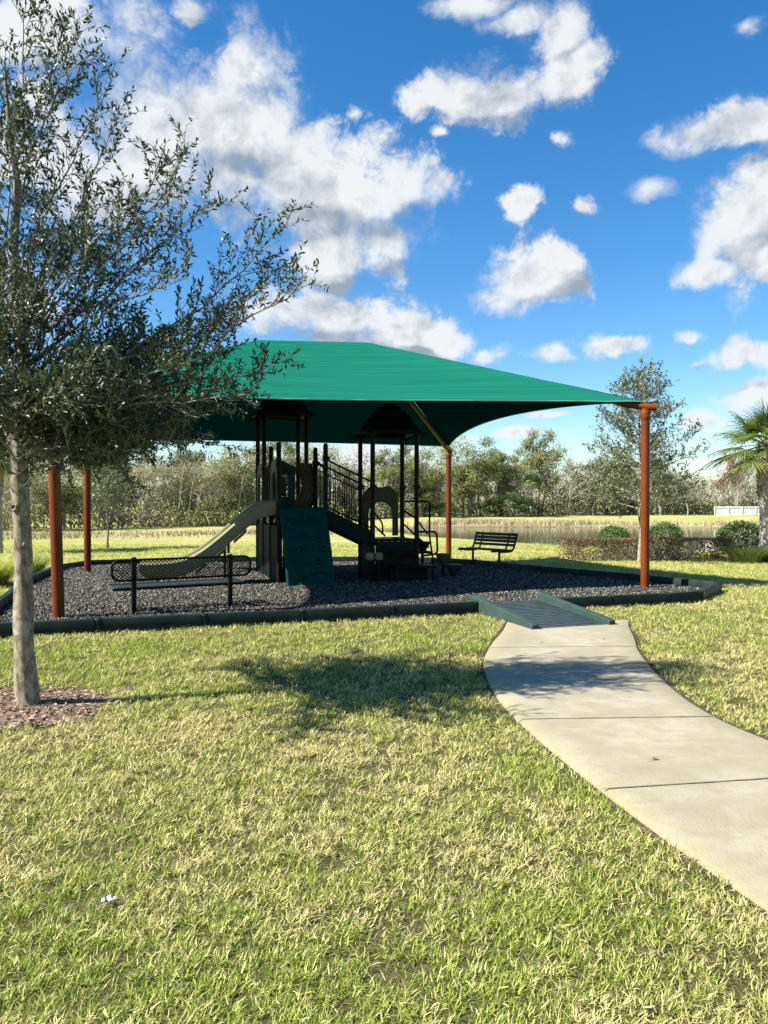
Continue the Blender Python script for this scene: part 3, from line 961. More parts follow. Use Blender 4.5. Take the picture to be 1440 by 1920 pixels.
for x in (0, p_):
    post(x, 0, 2.80, (2.50 if x else 2.40, 1.38) if x else (2.36, 1.38)); post(x, p_, 2.78, (2.46, 1.38) if x else (2.36, 1.38))
    post(x, 2 * p_, 3.62, (2.36, 1.38), False); post(x, 3 * p_, 3.62, (2.36, 1.38), False)
for x in (X2, X3):
    for y in (0, Y2):
        post(x, y, 3.06, (1.95, .85), False)


def deck(x0, x1, y0, y1, z):
    a = Acc()
    a.box(((x0 + x1) / 2, (y0 + y1) / 2, z - .02), (x1 - x0 - .10, y1 - y0 - .03, .03))
    for yy in (y0 + .02, y1 - .02):
        a.box(((x0 + x1) / 2, yy, z - .075), (x1 - x0 - .10, .03, .12))
    for xx in (x0 + .055, x1 - .055):
        a.box((xx, (y0 + y1) / 2, z - .0765), (.03, y1 - y0 - .08, .118))
    a.build('deck', M_black, ps, 30, .006)


for kk in range(3):
    deck(0, p_, kk * p_, (kk + 1) * p_, DECK1)
deck(X2, X3, 0, Y2, DECK2)


def roof(x0, x1, y0, y1, z, h):
    """bell shaped four sided roof with a rolled lip"""
    cx, cy = (x0 + x1) / 2, (y0 + y1) / 2; hx, hy = (x1 - x0) / 2 + .15, (y1 - y0) / 2 + .15
    prof = [(1.04, -.05), (1.04, 0), (.93, .03), (.82, .13), (.72, .30), (.60, .50), (.46, .70), (.30, .87), (.14, .97), (.02, 1.0)]
    a = Acc(); rows = []
    for f, zz in prof:
        ring = []
        for (sx, sy), (ex, ey) in (((-1, -1), (1, -1)), ((1, -1), (1, 1)), ((1, 1), (-1, 1)), ((-1, 1), (-1, -1))):
            for t in np.linspace(0, 1, 6, endpoint=False):
                bx, by = sx + (ex - sx) * t, sy + (ey - sy) * t
                dip = .05 * (1 - (2 * t - 1) ** 2) if zz < .1 else .03 * (1 - (2 * t - 1) ** 2) * (1 - zz)
                ring.append((cx + bx * hx * f, cy + by * hy * f, z + zz * h + dip))
        rows.append(ring + [ring[0]])
    a.grid(np.array(rows))
    # inner skin so that it has thickness
    inn = [[(q[0] * .97 + cx * .03, q[1] * .97 + cy * .03, q[2] - .03) for q in r] for r in rows]
    a.grid(np.array(inn), flip=True)
    a.build('roof', M_roof, ps, 50)


roof(0, p_, 2 * p_, 3 * p_, 3.58, .62)
roof(X2, X3, 0, Y2, 3.04, .66)
# straps tying the right hand roof to its posts
for x in (X2, X3):
    for y in (0, Y2):
        a = Acc()
        a.tube([(x, y, 3.0), (x + .02, y - .06, 3.02), (x + .02, y - .10, 3.08)], .015, 6)
        a.tube([(x, y, 3.02), (x + (.2 if x == X2 else -.2), y, 3.06)], .012, 6)
        a.build('roof_bracket', M_black, ps, 60)


# arched tan panels on the slide side
def arch_panel(o, u, w, width, z0, h, op_w, op_z0, op_h, mat_, thick=.05, shoulder=.14):
    k = 26; t = np.linspace(0, 1, k)
    hw = width / 2
    outer = [(-hw, z0)]; inner = [(-op_w / 2, op_z0)]
    for i in range(k):
        x = -hw + width * t[i]
        outer.append((x, z0 + h - shoulder * (abs(2 * t[i] - 1)) ** 2.6 - .02 * cos(t[i] * 4 * pi)))
        a_ = pi - pi * t[i]
        inner.append((cos(a_) * op_w / 2, op_z0 + op_h - op_w / 2 * .95 + sin(a_) * op_w / 2 * .95))
    outer.append((hw, z0)); inner.append((op_w / 2, op_z0))
    return Acc().strip(outer, inner, u, ZA, o, w, thick).build('arch_panel', mat_, ps, 40, .012)


for kk in (0, 2):
    arch_panel((0.0, (kk + .5) * p_, 0), YA, XA, p_ - .12, DECK1 + .02, 1.02, .56, DECK1 + .02, .78, M_olive)
# middle bay on the left: barred barrier
def barrier(p0, p1, zt, zb, n, name='railing', r=.0105, extra=0):
    a = Acc(); p0 = np.asarray(p0, float); p1 = np.asarray(p1, float)
    top0 = p0 + ZA * zt; top1 = p1 + ZA * zt; b0_ = p0 + ZA * zb; b1_ = p1 + ZA * zb
    a.tube([top0, top1], .019, 10); a.tube([b0_, b1_], .016, 10)
    if extra:
        a.tube([top0 - ZA * extra, top1 - ZA * extra], .014, 8)
    for i in range(n):
        t = (i + .7) / (n + .4)
        a.tube([b0_ + (b1_ - b0_) * t, top0 + (top1 - top0) * t - ZA * extra], r, 7)
        if extra and i % 2 == 0:
            a.tube([top0 + (top1 - top0) * t - ZA * extra, top0 + (top1 - top0) * t], r, 7)
    return a.build(name, M_black, ps, 50)


barrier((0, p_ + .05, DECK1), (0, 2 * p_ - .05, DECK1), .95, .08, 7)
barrier((.05, 3 * p_, DECK1), (p_ - .05, 3 * p_, DECK1), .95, .08, 7)

# activity panel with a gabled top and see-through maze slots
a = Acc()
z0, z1 = DECK1 + .02, DECK1 + 1.0
px0, px1 = .05, .50
yy = p_ + .02
slots = [(.17, .34, .36, .72)]
a.box(((px0 + .17) / 2 + .0, yy, (z0 + z1) / 2 - .05), (.12 + .0, .04, z1 - z0 - .1))
a.box(((.36 + px1) / 2, yy, (z0 + z1) / 2 - .07), (px1 - .36, .04, z1 - z0 - .14))
a.box((.265, yy, z0 + .14), (.19, .04, .28)); a.box((.265, yy, z0 + .80), (.19, .04, .14))
a.box((.255, yy, z0 + .415), (.125, .035, .235)); a.box((.255, yy, z0 + .605), (.115, .035, .155))
for zz in (z0 + .30, z0 + .53, z0 + .70):
    a.box((.265, yy, zz), (.21, .02, .012))
a.prism([(px0 - .03, 0), (px0 - .03, .16), (px0 + .12, .20), (px1 + .02, .03), (px1 + .02, -.05), (px0 + .05, -.06)], XA, ZA, (0, yy, z0 + .86), YA, .045)
a.build('activity_panel', M_green, ps, 30, .004)

# ribbed curved hood beside it
k = 26; t = np.linspace(0, 1, k)
cxp = np.stack([.60 + .16 * np.sin(t * pi * .85) + .08 - .36 * np.clip(t - .45, 0, 1) ** 1.4 * 1.6, 1.02 * (1 - t) + DECK1 - .02], 1)
a = Acc(); rows = []
for i in range(k):
    row = []
    for j in range(17):
        s_ = j / 16
        wob = .022 * abs(sin(s_ * 4 * pi))
        row.append((cxp[i, 0] - .13 + .30 * s_ - .05 * t[i], p_ + .10 + wob * 1.5 + .10 * sin(pi * s_) * -1 - .16 * t[i] ** 2, cxp[i, 1]))
    rows.append(row)
rows = np.array(rows); a.grid(rows); a.grid(rows + np.array((0, .03, 0)), flip=True)
for e_ in (0, 16):
    a.tube(rows[:, e_] + np.array((0, .015, 0)), .028, 8)
a.build('curved_hood', M_olive, ps, 50)
# thick rounded edge of a climber arch at the right side
a = Acc(); t = np.linspace(0, 1, 20)
a.grid(np.stack([np.stack([p_ - .10 + .17 * np.sin(t * pi) + d, np.full(20, 1.4 * p_), DECK1 + .98 * (1 - t)], 1) for d in (-.10, .03)], 0))
a.grid(np.stack([np.stack([p_ - .10 + .17 * np.sin(t * pi) + d, np.full(20, 1.4 * p_ + .06), DECK1 + .98 * (1 - t)], 1) for d in (-.10, .03)], 0), flip=True)
for d in (-.10, .03):
    a.tube(np.stack([p_ - .10 + .17 * np.sin(t * pi) + d, np.full(20, 1.4 * p_ + .03), DECK1 + .98 * (1 - t)], 1), .035, 8)
a.build('climber_side', M_roof, ps, 50)

# boards under the tower
for kk in range(3):
    a = Acc()
    for i in range(8):
        y = kk * p_ + .075 + i * (p_ - .11) / 7.6
        a.box((0.0, y, .62), (.035, .096, 1.10))
    a.box((.03, (kk + .5) * p_, .95), (.025, p_ - .1, .07)); a.box((.03, (kk + .5) * p_, .28), (.025, p_ - .1, .07))
    a.build('under_panel', M_roof, ps, 30, .006)
a = Acc()
for i in range(8):
    a.box((.075 + i * .108, 3 * p_, .62), (.096, .035, 1.10))
a.build('under_panel', M_roof, ps, 30, .006)
for kk in range(2):
    a = Acc()
    for i in range(8):
        a.box((p_, (kk + 1) * p_ + .075 + i * .108, .62), (.035, .096, 1.10))
    a.build('under_panel', M_roof, ps, 30, .006)

# ---- slide
SP = np.array([(-.05, 1.69), (.30, 1.66), (.50, 1.53), (.75, 1.31), (1.02, 1.07), (1.35, .80), (1.60, .63), (1.80, .55), (2.1, .505), (2.57, .50)])
ss = np.linspace(SP[0, 0], SP[-1, 0], 60)
dd = SP[:, 0]
zz = np.interp(ss, dd, SP[:, 1])
for _ in range(3):
    zz = np.convolve(np.pad(zz, 2, mode='edge'), np.ones(5) / 5, 'valid')
W_ = .80
prof = [(0, -.30), (-.035, -.22), (-.02, -.10), (-.03, -.03), (0, .0), (.05, .012), (.10, .0), (.118, -.05), (.125, -.16), (.17, -.205), (.40, -.215),
        (W_ - .17, -.205), (W_ - .125, -.16), (W_ - .118, -.05), (W_ - .10, 0), (W_ - .05, .012), (W_, 0), (W_ + .03, -.03), (W_ + .02, -.10), (W_ + .035, -.22), (W_, -.30), (W_ - .1, -.285), (.1, -.285), (0, -.30)]
rows = []
for i, s_ in enumerate(ss):
    flare = 1 + .0 * s_
    rows.append([(-s_, .065 + y * flare, zz[i] + z * (1 if i < 56 else 1 - .12 * (i - 56))) for y, z in prof])
rows = np.array(rows)
a = Acc().grid(rows)
k = len(prof) - 1
a.add(rows[-1][:-1], [np.arange(k)]); a.add(rows[0][:-1], [np.arange(k)[::-1]])
# moulded ribs under the near side wall
slide = a.build('slide', M_tan, ps, 50)
a = Acc()
for s0, s1 in ((.62, .86), (1.0, 1.25), (1.38, 1.58)):
    za, zb = np.interp(s0, ss, zz), np.interp(s1, ss, zz)
    for y in (.04, W_ + .09):
        Acc().prism([(-s0, za - .30), (-s0, za - .37), (-s1, zb - .37), (-s1, zb - .30)], XA, ZA, (0, y, 0), YA, .05).build('moulded_rib', M_olive, slide, 40, .006)
for xx, zt_ in ((-2.25, .24), (-.95, .86)):
    a = Acc()
    for y in (.13, W_):
        a.tube([(xx, y, zt_), (xx, y, 0.0)], .028, 10)
    a.tube([(xx, .13, .10), (xx, W_, .10)], .02, 8)
    a.build('slide_support', M_olive, slide, 40, .006)

# ---- climbing wall at the front
a = Acc(); na, nb_ = 14, 26
Zt, Zb = DECK1 + .06, .02
def wallpt(s_, t):
    y = -.06 - .50 * t - .05 * sin(t * pi)
    return np.array((.035 + (p_ - .07) * s_ + .07 * t * (s_ * 0 + .9), y, Zt + (Zb - Zt) * t))
G = np.array([[wallpt(i / (na - 1), j / (nb_ - 1)) for j in range(nb_)] for i in range(na)])
nrm = unit(np.array((0, -(Zt - Zb), .5 * -1)) * -1)
nrm = np.array((0, -.94, .34))
bowl = np.zeros((na, nb_))
for (u_, v_, ru, rv, dp) in ((.30, .86, .30, .17, .045), (.30, .62, .26, .10, .03), (.70, .90, .22, .10, .035)):
    for i in range(na):
        for j in range(nb_):
            q = ((i / (na - 1) - u_) / ru) ** 2 + ((j / (nb_ - 1) - v_) / rv) ** 2
            bowl[i, j] += dp * max(0, 1 - q) ** .5 if q < 1 else 0
Gf = G - nrm * bowl[..., None]
a.grid(Gf, flip=True); a.grid(G - nrm * .07)
for i in (0, na - 1):
    a.tube(G[i] - nrm * .035, .038, 8)
a.tube(G[:, 0] - nrm * .035, .038, 8); a.tube(G[:, -1] - nrm * .035, .038, 8)
cw = a.build('climbing_wall', M_climb, ps, 50)
for (s_, t) in ((.30, .90), (.66, .68), (.30, .52), (.75, .38), (.42, .30), (.88, .52), (.20, .14), (.62, .14)):
    i, j = int(round(s_ * (na - 1))), int(round(t * (nb_ - 1)))
    c = Gf[i, j]
    h = Acc().lathe([(.055, -.01), (.062, .012), (.05, .035), (.02, .05)], c, 12, nrm)
    h.tube([c + nrm * .03 + (0, 0, .0), c + nrm * .075 + (.01, 0, .02)], [.03, .018], 8)
    h.build('hand_hold', M_green, cw, 50)
for (u0, v0, ru, rv) in ((.44, .80, .24, .10), (.72, .87, .20, .07)):
    pts = []
    for q in np.linspace(pi * 1.05, pi * 1.95, 14):
        pts.append(wallpt(u0 + ru * cos(q), v0 + rv * sin(q)) + nrm * .006)
    Acc().tube(pts, .012, 6).build('grip_ridge', M_climb, cw, 60)

# ---- sloping bridge between the decks
bx0, bx1 = p_ + .03, X2 - .03
a = Acc()
for i in range(9):
    t = (i + .5) / 9
    a.box((bx0 + (bx1 - bx0) * t, Y2 / 2, 1.42 - .42 * t), (.098, Y2 - .12, .035), Matrix.Rotation(radians(24), 3, 'Y'))
br = a.build('bridge', M_black, ps, 30, .004)
for y in (.02, Y2 - .02):
    Acc().prism([(bx0, 1.49), (bx1 + .02, 1.06), (bx1 + .02, .72), (bx0 + .05, 1.14), (bx0, 1.2)], XA, ZA, (0, y, 0), YA, .04).build('skirt', M_roof, br, 30, .008)
for y in (0.0, Y2):
    barrier((bx0, y, 1.45), (bx1, y, 1.03), 1.02, .09, 9, extra=.15)

# ---- lower deck
arch_panel(((X2 + X3) / 2 - .02, Y2 + .0, 0), XA, YA, p_ - .14, DECK2 + .02, 1.06, .54, DECK2 + .02, .72, M_olive)
a = Acc()
a.box(((X2 + X3) / 2, -.01, .46), (X3 - X2 - .11, .04, .84)); a.box(((X2 + X3) / 2 - .2, -.045, .5), (.16, .04, .45)); a.box(((X2 + X3) / 2 + .22, -.04, .40), (.2, .03, .3))
a.build('under_panel', M_roof, ps, 30, .01)
for x in (X2 - .0, X3 + .0):
    Acc().box((x, Y2 / 2, .45), (.04, Y2 - .12, .80)).build('under_panel', M_roof, ps, 30, .01)
M_bolt = mat('galvanised_bolt', (.35, .36, .36), .35, .8)   # bolt heads along the deck edge
for i in range(6):
    Acc().lathe([(.018, 0), (.018, .012), (.008, .018)], (X2 + .12 + i * .14, -.03, .84), 8, (0, -1, 0)).build('bolt', M_bolt, ps)

# grab rails
def handrail(pts, r=.019):
    P = np.asarray(pts, float)
    out = [P[0]]
    for i in range(1, len(P) - 1):
        d0 = unit(P[i - 1] - P[i]); d1 = unit(P[i + 1] - P[i])
        m = min(.09, np.linalg.norm(P[i - 1] - P[i]) * .45, np.linalg.norm(P[i + 1] - P[i]) * .45)
        a0, a1 = P[i] + d0 * m, P[i] + d1 * m
        for t in np.linspace(0, 1, 6):
            out.append((1 - t) ** 2 * a0 + 2 * t * (1 - t) * P[i] + t * t * a1)
    out.append(P[-1])
    return Acc().tube(out, r, 9).build('handrail', M_black, ps, 60)


handrail([(X3, Y2, 1.66), (X3 + .36, Y2 - .02, 1.66), (X3 + .36, Y2 - .02, .95), (X3 + .44, Y2 - .05, .45), (X3 + .42, Y2, 0)])
handrail([(X3, .02, 1.66), (X3 + .28, -.02, 1.66), (X3 + .27, -.02, .98), (X3 + .36, -.02, .40), (X3 + .34, -.02, 0)])
handrail([(X3 - .26, .1, .92), (X3 - .26, .1, 1.48), (X3 + .02, .1, 1.30), (X3 + .27, .08, .98)])
handrail([(X3 - .26, .1, 1.20), (X3 + .30, .08, .70)])
handrail([(X2 + .16, Y2 - .25, .92), (X2 + .16, Y2 - .25, 1.50), (X2 + .42, Y2 - .25, 1.20), (X2 + .42, Y2 - .25, .95)])
handrail([(X2 + .16, Y2 - .25, 1.22), (X2 + .48, Y2 - .25, .92)])
handrail([(p_, p_ * 1.05, 2.36), (p_ + .10, p_ * 1.02, 2.44), (p_ + .17, p_ * .98, 2.36), (p_ + .17, p_ * .95, 2.2)])

# step in front of the lower deck
a = Acc(); a.box((X2 + .70, -.42, .36), (.86, .40, .05)); a.box((X2 + .70, -.24, .20), (.80, .03, .28))
st = a.build('step', M_black, ps, 30, .01)
for x in (X2 + .32, X2 + 1.08):
    Acc().tube([(x, -.58, .34), (x, -.58, 0)], .022, 8).build('step_leg', M_black, st, 50)
Acc().box((X2 + .74, -.16, .62), (.84, .26, .05)).build('step', M_black, ps, 30, .01)

# stepping pods climbing to the lower deck
for (x, y, z, m_) in ((X3 + .26, .35, .80, M_green), (X3 + .66, .18, .55, M_olive), (X3 + .78, -.10, .34, M_green)):
    pod = Acc().lathe([(.03, -.24), (.07, -.18), (.13, -.08), (.165, -.01), (.165, .0), (.15, .012), (.02, .016)], (x, y, z), 22).build('stepping_pod', m_, ps, 40)
    Acc().tube([(x, y, z - .20), (x, y, 0)], .03, 10).build('stem', M_black, pod, 50)
handrail([(X3 + .12, .30, .98), (X3 + .14, .28, 1.02), (X3 + .52, .2, 1.02), (X3 + .54, .2, .56), (X3 + .2, .2, .52)], .022)
# drums beside the front left post of the lower deck
for dx in (-.10, .085):
    d = Acc().lathe([(.04, -.085), (.075, -.07), (.088, -.02), (.088, .03), (.07, .065), (.02, .08)], (X2 + dx, -.14, .56), 20).build('drum', M_tan, ps, 40)
    Acc().tube([(X2 + dx, -.14, .50), (X2 + dx * .9, -.14, .0)], .022, 8).build('stem', M_black, d, 50)

# ------------------------------------------------------------------ front bench: diamond mesh seat and back on two square posts
def lattice(w, h, rad, cell_u, cell_v, wd, th, o, u, v, n_):
    """diamond mesh clipped to a rounded rectangle, as flat strips"""
    a = Acc(); sl = cell_v / cell_u
    def clip(c, sgn):
        # line v = sgn*sl*u + c inside the rounded rectangle, by sampling
        us = np.linspace(-w / 2, w / 2, 500); vs = sgn * sl * us + c
        du = np.maximum(np.abs(us) - (w / 2 - rad), 0); dv = np.maximum(np.abs(vs) - (h / 2 - rad), 0)
        ok = np.hypot(du, dv) < rad
        if ok.sum() < 4:
            return None
        i = np.where(ok)[0]
        return (us[i[0]], vs[i[0]]), (us[i[-1]], vs[i[-1]])
    o = np.asarray(o, float); u = np.asarray(u, float); v = np.asarray(v, float); n_ = np.asarray(n_, float)
    rng_c = sl * w / 2 + h / 2
    for sgn in (1, -1):
        for c in np.arange(-rng_c, rng_c, cell_v):
            q = clip(c, sgn)
            if q:
                (u0, v0), (u1, v1) = q
                a.bar(o + u * u0 + v * v0 + n_ * (.001 * sgn), o + u * u1 + v * v1 + n_ * (.001 * sgn), wd, th, n_)
    loop = []
    for (sx, sy, a0) in ((1, 1, 0), (-1, 1, 90), (-1, -1, 180), (1, -1, 270)):
        for q in np.linspace(0, 90, 8):
            th_ = radians(a0 + q)
            loop.append(o + u * (sx * (w / 2 - rad) + rad * cos(th_)) + v * (sy * (h / 2 - rad) + rad * sin(th_)))
    loop.append(loop[0]); loop.append(loop[1])
    return a, loop


fb_ = thing('mesh_bench', 'black diamond mesh bench on two posts seen from behind, in front of the tan slide', 'bench', (-2.92, 11.30, 0), radians(30.5))
a, loop = lattice(2.04, .29, .11, .056, .046, .0095, .004, (0, -.0, .665), XA, ZA, YA)
a.build('backrest', M_black, fb_)
Acc().tube(loop, .016, 8, cap=False).build('backrest_frame', M_black, fb_, 60)
tilt = unit(np.array((0, 1, .05)))
a, loop = lattice(1.98, .38, .07, .056, .046, .014, .005, (0, .30, .415), XA, tilt, np.cross(XA, tilt))
seat = a.build('seat', M_grey_seat, fb_)
Acc().tube(loop, .017, 8, cap=False).build('seat_frame', M_grey_seat, seat, 60)
Acc().box((0, .115, .395), (1.97, .012, .055)).build('seat_lip', M_black, seat)
for x in (-.71, .71):
    leg = Acc().box((x, .045, .42), (.062, .062, .84)).build('leg', M_black, fb_, 30, .006)
    Acc().box((x, .045, .846), (.066, .066, .014)).build('leg_cap', mat('steel_cap', (.42, .43, .42), .4, .5), leg, 30, .004)
    Acc().prism([(.07, .34), (.07, .40), (.48, .405), (.48, .385)], YA, ZA, (x, 0, 0), XA, .045).build('seat_arm', M_black, leg, 30)

# ------------------------------------------------------------------ rear bench facing the play area
rb_ = thing('slatted_bench', 'dark green slatted bench with curved arms at the far right of the play area', 'bench', (2.78, 20.0, 0), atan2(-.80, .60))
# local: x along the seat, -y is the front
Lb = 1.5
a = Acc()
for i in range(5):
    y = -.44 + i * .093
    a.box((0, y, .435 + .012 * abs(i - 2) * .5), (Lb, .074, .03))
a.build('seat', M_green, rb_, 30, .008)
a = Acc()
for i in range(4):
    z = .56 + i * .088; y = .075 + i * .030
    a.box((0, y, z), (Lb, .026, .070), Matrix.Rotation(radians(-18), 3, 'X'))
a.build('backrest', M_green, rb_, 30, .008)
for x in (-Lb / 2 + .02, Lb / 2 - .02, -.48, .48):
    pts = [(x, -.48, .41), (x, -.30, .405), (x, -.10, .405), (x, .00, .425), (x, .06, .50), (x, .10, .60), (x, .14, .72), (x, .185, .86)]
    Acc().tube(pts, .026 if abs(x) > .6 else .022, 9).build('arm', M_black, rb_, 60)
for x in (-.48, .48):
    leg = Acc().tube([(x, -.20, .41), (x, -.20, 0.0)], .032, 12).build('leg', M_black, rb_, 50)
    Acc().box((x, -.20, .045), (.12, .12, .016)).build('foot_plate', M_black, leg)

# ------------------------------------------------------------------ growing trees
UP = np.array((0, 0, 1.0))


def path3(start, d, L, n, curl=0.0, jit=.12, rs=None):
    rs = rs or rng
    P = [np.asarray(start, float)]; d = unit(np.asarray(d, float)); st_ = L / n
    for i in range(n):
        d = unit(d + rs.normal(0, jit, 3) + UP * curl)
        P.append(P[-1] + d * st_)
    return np.array(P)


def to_target(start, end, n, bow=.0, jit=.03):
    start = np.asarray(start, float); end = np.asarray(end, float)
    t = np.linspace(0, 1, n)[:, None]
    P = start * (1 - t) + end * t + UP * bow * 4 * t * (1 - t)
    L = np.linalg.norm(end - start)
    w = np.cumsum(rng.normal(0, jit * L / sqrt(n), (n, 3)), 0); w -= t * w[-1]
    return P + w


def sprigs(wood, LV, path, r0, sub_sp, sub_len, twig_sp, twig_len, leaf_sp, start=.22, spread=.8, lift=.25):
    """side branches with leafy twigs along a limb"""
    seg = np.linalg.norm(np.diff(path, axis=0), axis=1); cum = np.concatenate([[0], np.cumsum(seg)]); L = cum[-1]
    at = lambda s: np.array([np.interp(s, cum, path[:, k]) for k in range(3)])
    dr = lambda s: unit(at(min(L, s + .03)) - at(max(0, s - .03)))
    wood.tube(path, np.linspace(r0, max(.003, r0 * .18), len(path)), 6, cap=False)
    s = L * start * rng.uniform(.8, 1.2); side = 1
    while s < L:
        d = dr(s); fr = s / L
        perp = unit(np.cross(d, rng.normal(0, 1, 3)))
        dirb = unit(d * (.55 + .5 * fr) + perp * spread + UP * lift)
        l1 = sub_len * (1.15 - .65 * fr) * rng.uniform(.5, 1.3)
        sp = path3(at(s), dirb, l1, 5, .03, .16)
        wood.tube(sp, np.linspace(max(.0035, r0 * .28), .002, 6), 4, cap=False)
        sg = l1 / 5
        u = l1 * .12
        while u <= l1:
            i = min(4, int(u / sg)); q = sp[i] + (sp[i + 1] - sp[i]) * (u / sg - i); dq = unit(sp[i + 1] - sp[i])
            td = unit(dq * .7 + unit(np.cross(dq, rng.normal(0, 1, 3))) * .85 + UP * .28)
            l2 = twig_len * rng.uniform(.5, 1.35)
            tp = path3(q, td, l2, 3, .06, .14)
            wood.tube(tp, (.0024, .002, .0018, .0012), 3, cap=False)
            m = max(2, int(l2 / leaf_sp))
            f = (np.arange(m) + rng.uniform(.3, 1, m)) / m * 3
            k_ = np.minimum(2, f.astype(int)); B = tp[k_] + (tp[k_ + 1] - tp[k_]) * (f - k_)[:, None]
            DD = unit(tp[k_ + 1] - tp[k_]) * .65 + unit(rng.normal(0, 1, (m, 3))) * .8 + UP * .10
            LV.append((B, DD))
            u += twig_sp * rng.uniform(.6, 1.4)
        s += sub_sp * rng.uniform(.6, 1.4)
    # leafy tip
    m = 10; f = rng.uniform(.86, 1, m) * L
    LV.append((np.array([at(x) for x in f]), np.array([dr(x) for x in f]) * .8 + rng.normal(0, .5, (m, 3))))


def leaf_build(LV, parent, Lr, Wr, pal, name='leaves', m=None, keep=1.0):
    P = np.concatenate([x[0] for x in LV]); D = np.concatenate([x[1] for x in LV])
    if keep < 1:
        q = rng.random(len(P)) < keep; P = P[q]; D = D[q]
    n = len(P)
    N = rng.normal(0, .6, (n, 3)) + UP * .8
    pal = np.asarray(pal); col = pal[rng.integers(0, len(pal), n)] * rng.uniform(.75, 1.25, (n, 1))
    return Acc().leaves(P, D, N, rng.uniform(*Lr, n), rng.uniform(*Wr, n), col, .12).build(name, m or M_leaf, parent), n


# ---- the tree on the left, close by
ft = thing('oak_tree', 'large small-leaved oak with pale grey trunk in a mulch ring, nearest tree', 'tree', (TREE[0], TREE[1], 0))
tr_path = np.array([(.0, 0, -.05), (.0, 0, .08), (-.015, 0, .45), (-.03, .01, .9), (-.045, .01, 1.35), (-.05, .02, 1.75), (-.06, .02, 2.1), (-.03, .04, 2.6), (-.07, .05, 3.1), (-.10, .03, 3.6), (-.06, .0, 4.1), (-.12, 0, 4.6), (-.16, .02, 5.0)])
tr_r = np.array([.120, .092, .077, .071, .067, .066, .066, .050, .046, .035, .026, .017, .008])
a = Acc()
ti = np.linspace(0, len(tr_path) - 1, 60); tp_ = np.stack([np.interp(ti, np.arange(len(tr_path)), tr_path[:, k]) for k in range(3)], 1)
tp_ += np.stack([np.sin(ti * 2.1) * .006, np.cos(ti * 1.7) * .006, ti * 0], 1)
a.tube(tp_, np.interp(ti, np.arange(len(tr_path)), tr_r) * (1 + .04 * np.sin(ti * 5.3) + .02 * np.sin(ti * 11)), 20)
for (ang, z) in ((-1.9, 1.57), (-.6, 1.28)):   # healed branch scars
    c_ = np.array((-.045 + cos(ang) * .062, .01 + sin(ang) * .062, z))
    a.lathe([(.030, -.01), (.032, .008), (.024, .014), (.014, .004), (.004, .004)], c_, 14, (cos(ang), sin(ang), .1))
a.build('trunk', M_bark, ft, 60)
wood = Acc(); LV = []
z_at = lambda z: np.array([np.interp(z, tr_path[:, 2], tr_path[:, k]) for k in range(3)])
